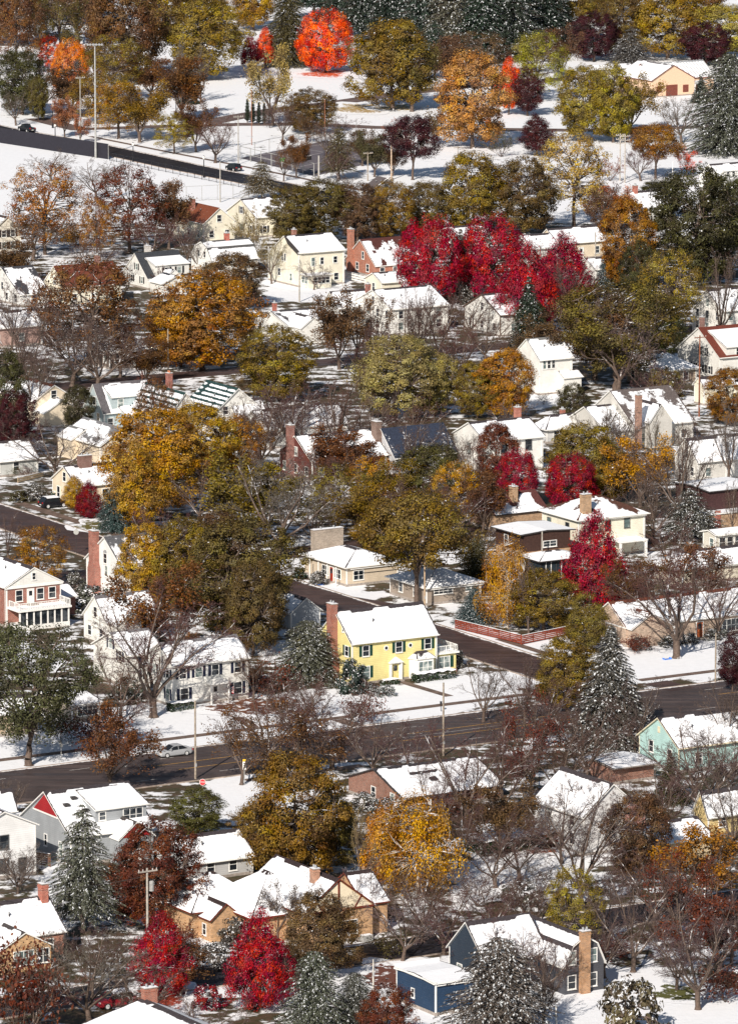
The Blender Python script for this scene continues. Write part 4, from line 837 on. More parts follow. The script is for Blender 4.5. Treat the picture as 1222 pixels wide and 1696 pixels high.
# long brick ranch below the street
h = house('brick_ranch_house', 'long low brick house with broad flat looking snowy roof below the main street', 'house', 577, 664, 830, 1345, 1318, 2.1, 'x', brick((.22, .075, .045)), (.05, .045, .05), DARKT, F=[(3, .8), (8, .8)], Lf=[(2, .6, .9, 1.3), (6.5, .6, .9, 1.3)], auto=False, corner=False, seed=62, ov=.9, bare=[(4, 8, 5.2, 5.6), (6.0, 7.0, 3.2, 3.9)])
h = house('brick_garage', 'brown brick garage with a flat white roof left of the mint house', 'garage', 968, 1012, 1084, 1300, 1272, .3, 'x', brick((.24, .085, .05)), RB, plain('grey_trim', (.25, .22, .2)), F=[], Lf=[], auto=False, corner=False, seed=63, vents=0, ov=.8)
h = house('mint_house', 'mint green gabled house with snowy roof right of the big spruce', 'house', 1062, 1123, 1240, 1280, 1238, 2.9, 'x', siding(S_MI), RB, plain('cream_trim', (.7, .62, .45)), F=[(3, .9)], Lf=[(6.2, 1.6, .9, 1.4), (2, 1.2, .9, 1.4)], auto=False, seed=64); m = MB(); m.box(-.06, 0, h.W / 2 - .25, h.W / 2 + .25, h.H + 1.1, h.H + 1.9, plain('cream_trim', (.7, .62, .45))); m.build('attic_vent', h.t)
h = house('white_house', 'white house with steep snowy roof behind a thick bare trunk', 'house', 888, 966, 1062, 1418, 1352, 3.4, 'y', siding((.72, .72, .72)), RB, F=[(4, 1), (6, 3.4)], Lf=[(2.5, 1.0), (7.5, 3.3), (2.5, 3.3)], auto=False, seed=65)
house('yellow_cottage', 'small yellow cottage with white roof at the right edge', 'house', 1150, 1172, 1262, 1388, 1352, 2.7, 'x', siding((.75, .58, .28)), RB, F=[(2, 1.2), (6, 1.2)], Lf=[], auto=False, seed=66)
h = house('tan_brick_house', 'cream brick wall with snow drifted roof and broad brick chimney', 'house', 1056, 1082, 1180, 1446, 1398, 1.6, 'x', brick((.62, .48, .28)), RB, F=[(4, 1)], Lf=[], auto=False, corner=False, melt=.3, seed=67, Wm=7); chimney(h.t, 2.6, 8, 0, 7.2, 2.2, 1.0, (.27, .09, .07), face='y')
# grey house with red gables
h = house('grey_house', 'grey clapboard house with dark red gable tops and a long snowy dormer', 'house', 28, 118, 250, 1436, 1385, 4.1, 'x', siding((.34, .36, .38)), RB, F=[(2, .8)], Lf=[(2.4, .9, .9, 1.6), (6.2, 1.4, .6, 1.3)], auto=False, seed=68, melt=.25, vents=0)
m = MB(); k_ = .5; m.prism([(h.W * .5 - 2.9, h.H + 1.7), (h.W * .5 + 2.9, h.H + 1.7), (h.W * .5, h.H + 4.0)], -.05, -.004, siding((.36, .02, .025)), lambda a, b, q: (q, a, b)); m.box(-.09, -.003, h.W * .5 - 3.1, h.W * .5 + 3.1, h.H + 1.5, h.H + 1.69, WHITE); m.build('gable_panel', h.t)
dormer(h, 4.0, h.L - .1, 1.2, h.H, h.H + 2.5, h.W / 2, h.H + 4.0, F=[(4.9, h.H + 1.2, .8, .9), (9.0, h.H + .65, 2.5, 1.45)], rc=RB)
gdormer(h, 7.6, 4.6, -2.2, 0, h.H - .6, 1.8, 2.5, name='entry_gable'); m = MB(); m.prism([(5.6, h.H - .45), (9.6, h.H - .45), (7.6, h.H + 1.1)], -2.27, -2.21, siding((.36, .02, .025)), lambda a, b, q: (a, q, b)); m.build('gable_panel', h.t)
door(h.t, 'f', 7.6, .2, off=-2.2); hipb(h.t, h.L, 1.5, 3.2, 6.5, 2.7, 1.0, h.wm, RB, names=('side_porch', 'roof'), seed=5); m = MB(); m.box(1.2, 2.1, -.1, 0, .1, .8, BLACKM); m.build('basement_window', h.t)
for (a, b) in ((1.2, 3.6), (2.6, 4.4), (3.2, 2.6)): m = MB(); m.box(a, a + .7, b, b + .9, h.H + b / (h.W / 2) * 4.1 + .35, h.H + (b) / (h.W / 2) * 4.1 + .62, DARKT); m.build('skylight', h.t)
h = house('white_house', 'tall plain white house at the left edge beside the grey one', 'house', -80, -45, 57, 1462, 1378, 1.9, 'y', siding((.84, .84, .84)), RB, F=[(4.2, 3.6, 1.1, 1.5), (4.2, .8, 1.1, 1.5), (6.6, .8)], Lf=[], auto=False, Wm=10, seed=69, frame=plain('dark_frame', (.1, .1, .1)))
house('dark_roof_house', 'partly hidden house with blue shadowed roof at the far left edge', 'house', -70, -50, 24, 1382, 1350, 2.2, 'x', SLATE, RB, F=[(3, .9)], Lf=[], auto=False, seed=70)
h = house('brick_house', 'low brick house with smooth white roof and tan sunroom at the lower left', 'house', -70, -8, 103, 1602, 1556, 3.0, 'x', brick((.36, .13, .08)), RB, F=[(6.6, .5, 1.3, 1.8)], Lf=[], auto=False, corner=False, seed=71, vents=1); chimney(h.t, h.L * .93, h.W * .45, h.H + 1, h.H + 4.6, 1.0, .8, (.42, .10, .06))
gdormer(h, 2.0, 6.4, -3.4, 0, 2.6, 1.7, 2, wm=brick((.58, .34, .15)), name='sunroom'); win(h.t, 'f', 1.8, .8, 2.4, 1.5, off=-3.4, mull=3); win(h.t, 'f', 4.2, .8, 1.4, 1.5, off=-3.4, mull=1)
house('garage', 'garage with a large smooth white roof left of the lower olive tree', 'garage', 258, 312, 418, 1462, 1430, 2.3, 'x', siding((.5, .5, .5)), RB, F=[(3, .8), (6, .8)], Lf=[], auto=False, seed=72)
# tudor with half timber gable
TB = brick((.52, .29, .13)); 
h = house('half_timbered_house', 'tan brick house with cream half timbered gable and brown trim', 'house', 400, 504, 617, 1570, 1512, 3.3, 'y', TB, (.045, .03, .03), REDT, F=[], Lf=[], auto=False, corner=False, seed=73, melt=.1, vents=0); L = h.L; H = h.H
m = MB(); CRM = plain('cream_stucco', (.80, .70, .52), var=.05); m.prism([(.1, H - .1), (L - .1, H - .1), (L / 2, H + 3.2)], -.05, -.004, CRM, lambda a, b, q: (a, q, b)); m.build('gable_panel', h.t)
m = MB(); m.box(-.1, L + .1, -.14, -.051, H - .28, H - .06, REDT); m.box(L * .5 - .11, L * .5 + .11, -.12, -.051, H - .06, H + 3.1, REDT)
for sg in (-1, 1): c_ = L / 2 + sg * L * .24; m.prism([(c_ - .1, H + .0), (c_ + .1, H + .0), (c_ + sg * .9 + .1, H + 1.3), (c_ + sg * .9 - .1, H + 1.3)], -.11, -.052, REDT, lambda a, b, q: (a if sg > 0 else a, q, b))
m.build('timber', h.t); win(h.t, 'f', L * .66, .9, 1.9, 1.5, mull=1, glass=0); chimney(h.t, L * .38, 3.4, H + 1.5, H + 4.0, .9, .8, (.42, .2, .12))
hipb(h.t, -4.2, h.W * .30, L * 1.1, h.W * .8, H - .9, 3.7, TB, (.045, .03, .03), REDT, names=('middle_wing', 'roof'), seed=76); win(h.t, 'l', h.W * .75, .9, 1.4, 1.4, off=-4.2, mull=1); win(h.t, 'f', -2.6, .6, .8, 1.3, off=h.W * .30)
hipb(h.t, -8.4, h.W * .75, L, h.W * .6, H - 1.0, 3.3, TB, (.045, .03, .03), REDT, names=('left_wing', 'roof'), seed=77)
block(h.t, -7.6, h.W * .55, 3.6, 5, 'y', gable(3.6, H - 1.3, 1.5), TB, (.045, .03, .03), REDT, names=('front_gable', 'roof'), seed=79); win(h.t, 'f', -4.6, .6, .7, 1.3, off=h.W * .75); win(h.t, 'l', h.W * .55 + 1.6, .6, .7, 1.2, off=-7.6)
block(h.t, L - .1, h.W * .12, 3.0, 8, 'x', gable(8, H - .3, 2.6), TB, (.045, .03, .03), REDT, names=('right_wing', 'roof'), seed=78)
m = MB(); m.box(L * .78, L * .92, -1.3, -.5, 0, .75, GALV, SNOWM); m.build('air_conditioner', h.t)
# slate blue gambrel house and navy garage
h = house('blue_house', 'dark blue house with white roof and barn roofed end by a tan chimney', 'house', 745, 803, 905, 1648, 1590, 3.4, 'x', NAVY, RB, F=[(2.4, .8), (5.2, .8)], Lf=[(2.2, .9, .9, 1.4), (5.2, .9, .9, 1.4)], auto=False, seed=79); L = h.L
pg = [(0, 3.2), (.9, 5.2), (2.5, 6.2), (4.1, 5.2), (5.0, 3.2)]
block(h.t, L - .4, -4.4, 5.0, 10.5, 'y', pg, SLATE, RB, names=('barn_wing', 'roof'), seed=80); 
for u in (.9, 3.6): win(h.t, 'f', L - .4 + u, 3.3, .9, 1.4, off=-4.4); win(h.t, 'f', L - .4 + u, .6, .9, 1.4, off=-4.4)
chimney(h.t, L + 1.9, -4.8, 0, 6.9, 1.05, .7, (.42, .21, .09), face='y')
h = house('navy_garage', 'navy blue flat roofed garage with one small white window', 'garage', 657, 721, 790, 1683, 1630, .25, 'x', SHED, RB, WHITE, F=[], Lf=[(4.6, 1.1, .55, .9)], auto=False, seed=81, vents=0, ov=.15)
m = MB(); m.box(-.2, h.L + .2, h.W - .1, h.W + .15, h.H, h.H + .55, WHITE, SNOWM); m.box(-.25, -.0, -.2, h.W, h.H + .1, h.H + .32, WHITE, SNOWM); m.build('parapet', h.t)
# foreground hip roof
h = house('foreground_house', 'large snowy hip roof with dark ridge line at the bottom edge', 'house', 130, 268, 430, 1812, 1764, 3.0, 'y', siding((.6, .6, .6)), RB, DARKT, hip=True, F=[], Lf=[], auto=False, Wm=17, seed=82, ov=.8, rl=11.5)
chimney(h.t, h.L * .55, 14, h.H + 1.6, h.H + 4.2, 1.5, .8, (.35, .1, .06), face='y')
# left column, far
house('white_house', 'white gabled house with shuttered windows at the upper left edge', 'house', -40, -10, 34, 420, 382, 2.5, 'y', siding((.78, .74, .64)), RB, F=[(2.4, .8), (4.4, .8), (2.4, 3.2), (4.4, 3.2)], Lf=[], auto=False, sh=SHB, seed=83)
house('cape_house', 'white house with dark half snowy roof at the left edge', 'house', -30, 34, 80, 508, 488, 4.2, 'x', siding((.74, .74, .72)), (.06, .06, .07), melt=.7, seed=84)
h = house('brown_roof_house', 'house with red brown roof behind the wide rust tree', 'house', 72, 108, 200, 508, 476, 3.5, 'x', siding(S_CR), (.17, .05, .03), base=.35, melt=.2, seed=85); chimney(h.t, h.L * .75, h.W * .5, h.H + 2, h.H + 5, .9, .7, (.25, .08, .07))
house('pink_house', 'low dusky pink house with smooth snowy roof at the left edge', 'house', -50, -20, 68, 578, 545, 2.3, 'x', siding((.45, .30, .26)), RB, melt=.0, F=[(2, 1), (7, 1)], Lf=[], auto=False, seed=86)
house('dark_house', 'dark house with snowy hip roof and white porch posts beneath the orange tree', 'house', 150, 182, 257, 612, 584, 2.0, 'x', siding((.16, .12, .10)), RB, hip=True, seed=87)
h = house('brown_roof_house', 'cream house with red brown roof below the sports field', 'house', 285, 338, 388, 402, 370, 2.8, 'y', siding(S_CR), (.20, .06, .03), base=.3, melt=.2, seed=88); chimney(h.t, 2, 8, h.H, h.H + 4, .8, .7, (.35, .1, .07))
h = house('cream_house', 'cream house with twin gables and snowy roof near the field fence', 'house', 375, 424, 482, 394, 360, 3.0, 'x', siding(S_CR), RB, melt=.1, sh=SHB, seed=89); gdormer(h, h.L * .75, 4.2, -1.5, 0, 4.6, 2.0, 4, name='front_gable')
house('flat_shed', 'small flat shed with white roof beside the field fence', 'shed', 282, 296, 322, 350, 338, .2, 'x', siding((.3, .32, .35)), RB, F=[], Lf=[], auto=False, seed=90)
# park building
h = house('park_building', 'peach park building with brown red shutters and snowy metal roof', 'building', 1040, 1079, 1151, 162, 134, 3.4, 'y', plain('peach_stucco', (.70, .49, .34), var=.06), (.2, .19, .2), REDT, F=[], Lf=[], auto=False, corner=False, Wm=15, seed=91, vents=0); L = h.L
BRD = plain('brown_red_board', (.17, .05, .035)); B = FB('f', 0)
for (a, b, z0, z1, nm) in ((.33, .60, 0.2, 2.9, 'garage_door'), (.73, .86, .9, 2.7, 'boarded_window'), (.10, .22, 1.2, 2.7, 'boarded_window')):
    m = MB(); B(m, a * L, b * L, .002, .07, z0, z1, BRD); m.build(nm, h.t)
MET = covermat('snowy_metal_roof', (.35, .37, .40), amp=.3, nsc=1.0)
_, rf = block(h.t, L * .35, 6, 18, 11, 'x', gable(11, 3.6, 3.4), plain('peach_stucco', (.70, .49, .34)), MET, REDT, names=('main_wing', 'roof'), seed=92)
m = MB()
for k in range(22): x = L * .35 - .2 + 18.4 * k / 21; m.prism([(5.7, 3.75), (11.5, 7.27), (11.5, 7.34), (5.7, 3.84)], x - .06, x + .06, GALV, lambda a, b, q: (q, a, b))
m.build('seam', rf)
m = MB(); m.box(L + .01, L + 2.2, .2, .3, 0, 3.0, WHITE); m.box(L + .6, L + 1.6, .12, .2, 0, 2.5, BRD); m.box(L + .01, L + 3.5, -.6, 2, 3.01, 3.3, GALV, SNOWM); m.build('side_entry', h.t)
house('flat_shed', 'low park shelter with snowy ribbed roof behind the lime tree', 'shelter', 955, 968, 1050, 128, 116, .6, 'x', siding((.4, .38, .36)), RB, F=[], Lf=[], auto=False, seed=93)
h = house('white_house', 'white house with snowy dormer roof at the upper right edge', 'house', 1160, 1192, 1248, 322, 296, 2.6, 'x', siding(S_WH), RB, melt=.2, seed=94); dormer(h, 1, 5, .3, h.H, h.H + 1.6, h.W / 2, h.H + 2.4, F=[(2.2, h.H + .3, .7, 1.0), (3.6, h.H + .3, .7, 1.0)])
h = house('white_house', 'house roof with red chimney behind the upper right evergreen tree', 'house', 1020, 1055, 1110, 372, 345, 2.8, 'x', siding(S_WH), RB, melt=.3, seed=95); chimney(h.t, 2, 4, h.H, h.H + 4.2, .9, .8, (.42, .1, .07))
house('grey_roof_house', 'small house with bare grey roof under the maroon park tree', 'house', 598, 612, 668, 335, 318, 2.6, 'y', siding((.3, .28, .27)), (.13, .11, .11), base=.3, seed=96)
h = house('red_house', 'dark red gabled house with snowy roof in the bare trees', 'house', 462, 517, 640, 800, 764, 3.3, 'x', siding((.13, .04, .035)), RB, melt=.25, seed=97); chimney(h.t, -.4, h.W * .6, 0, h.H + 5.0, 1.2, .9, (.22, .06, .05)); 
h = house('dark_roof_house', 'house with blue black roof and wide dark chimney behind bare trees', 'house', 610, 655, 755, 790, 758, 4.0, 'x', siding((.5, .5, .52)), (.035, .045, .075), base=.4, melt=.2, seed=98); chimney(h.t, -.5, h.W * .6, 0, h.H + 5.2, 1.6, 1.0, (.14, .07, .055))
house('white_house', 'white house with long snowy roof behind the purple bare trees', 'house', 400, 438, 575, 745, 712, 2.6, 'x', siding(S_WH), RB, seed=99)
house('white_house', 'white house with dark porch roof left of the tall bare trees', 'house', 372, 392, 440, 720, 690, 2.4, 'x', siding(S_WH), RB, melt=.3, seed=101)
h = house('white_house', 'pale house with snow dusted roof behind the right hand bare trees', 'house', 1120, 1155, 1260, 800, 765, 3.2, 'x', siding((.66, .64, .6)), RB, melt=.2, seed=102)
house('white_house', 'white house glimpsed through the bare tree near the right edge', 'house', 1150, 1195, 1280, 560, 515, 3.2, 'x', siding(S_WH), RB, seed=103)
h = house('tan_house', 'tan house with dark teal window wall behind the left foreground tree', 'house', 84, 120, 166, 1198, 1168, .6, 'x', siding((.42, .36, .30)), RB, F=[(2.3, .9, 3.0, 1.5)], Lf=[], auto=False, seed=104, vents=0, Wm=9)
house('tan_brick_house', 'low tan brick house behind the lone tree at the left edge', 'house', -90, -60, 60, 1228, 1190, 1.6, 'x', brick((.50, .38, .25)), RB, F=[(8, 1.2, 1.4, 1.0), (4, 1.2)], Lf=[], auto=False, corner=False, seed=105)
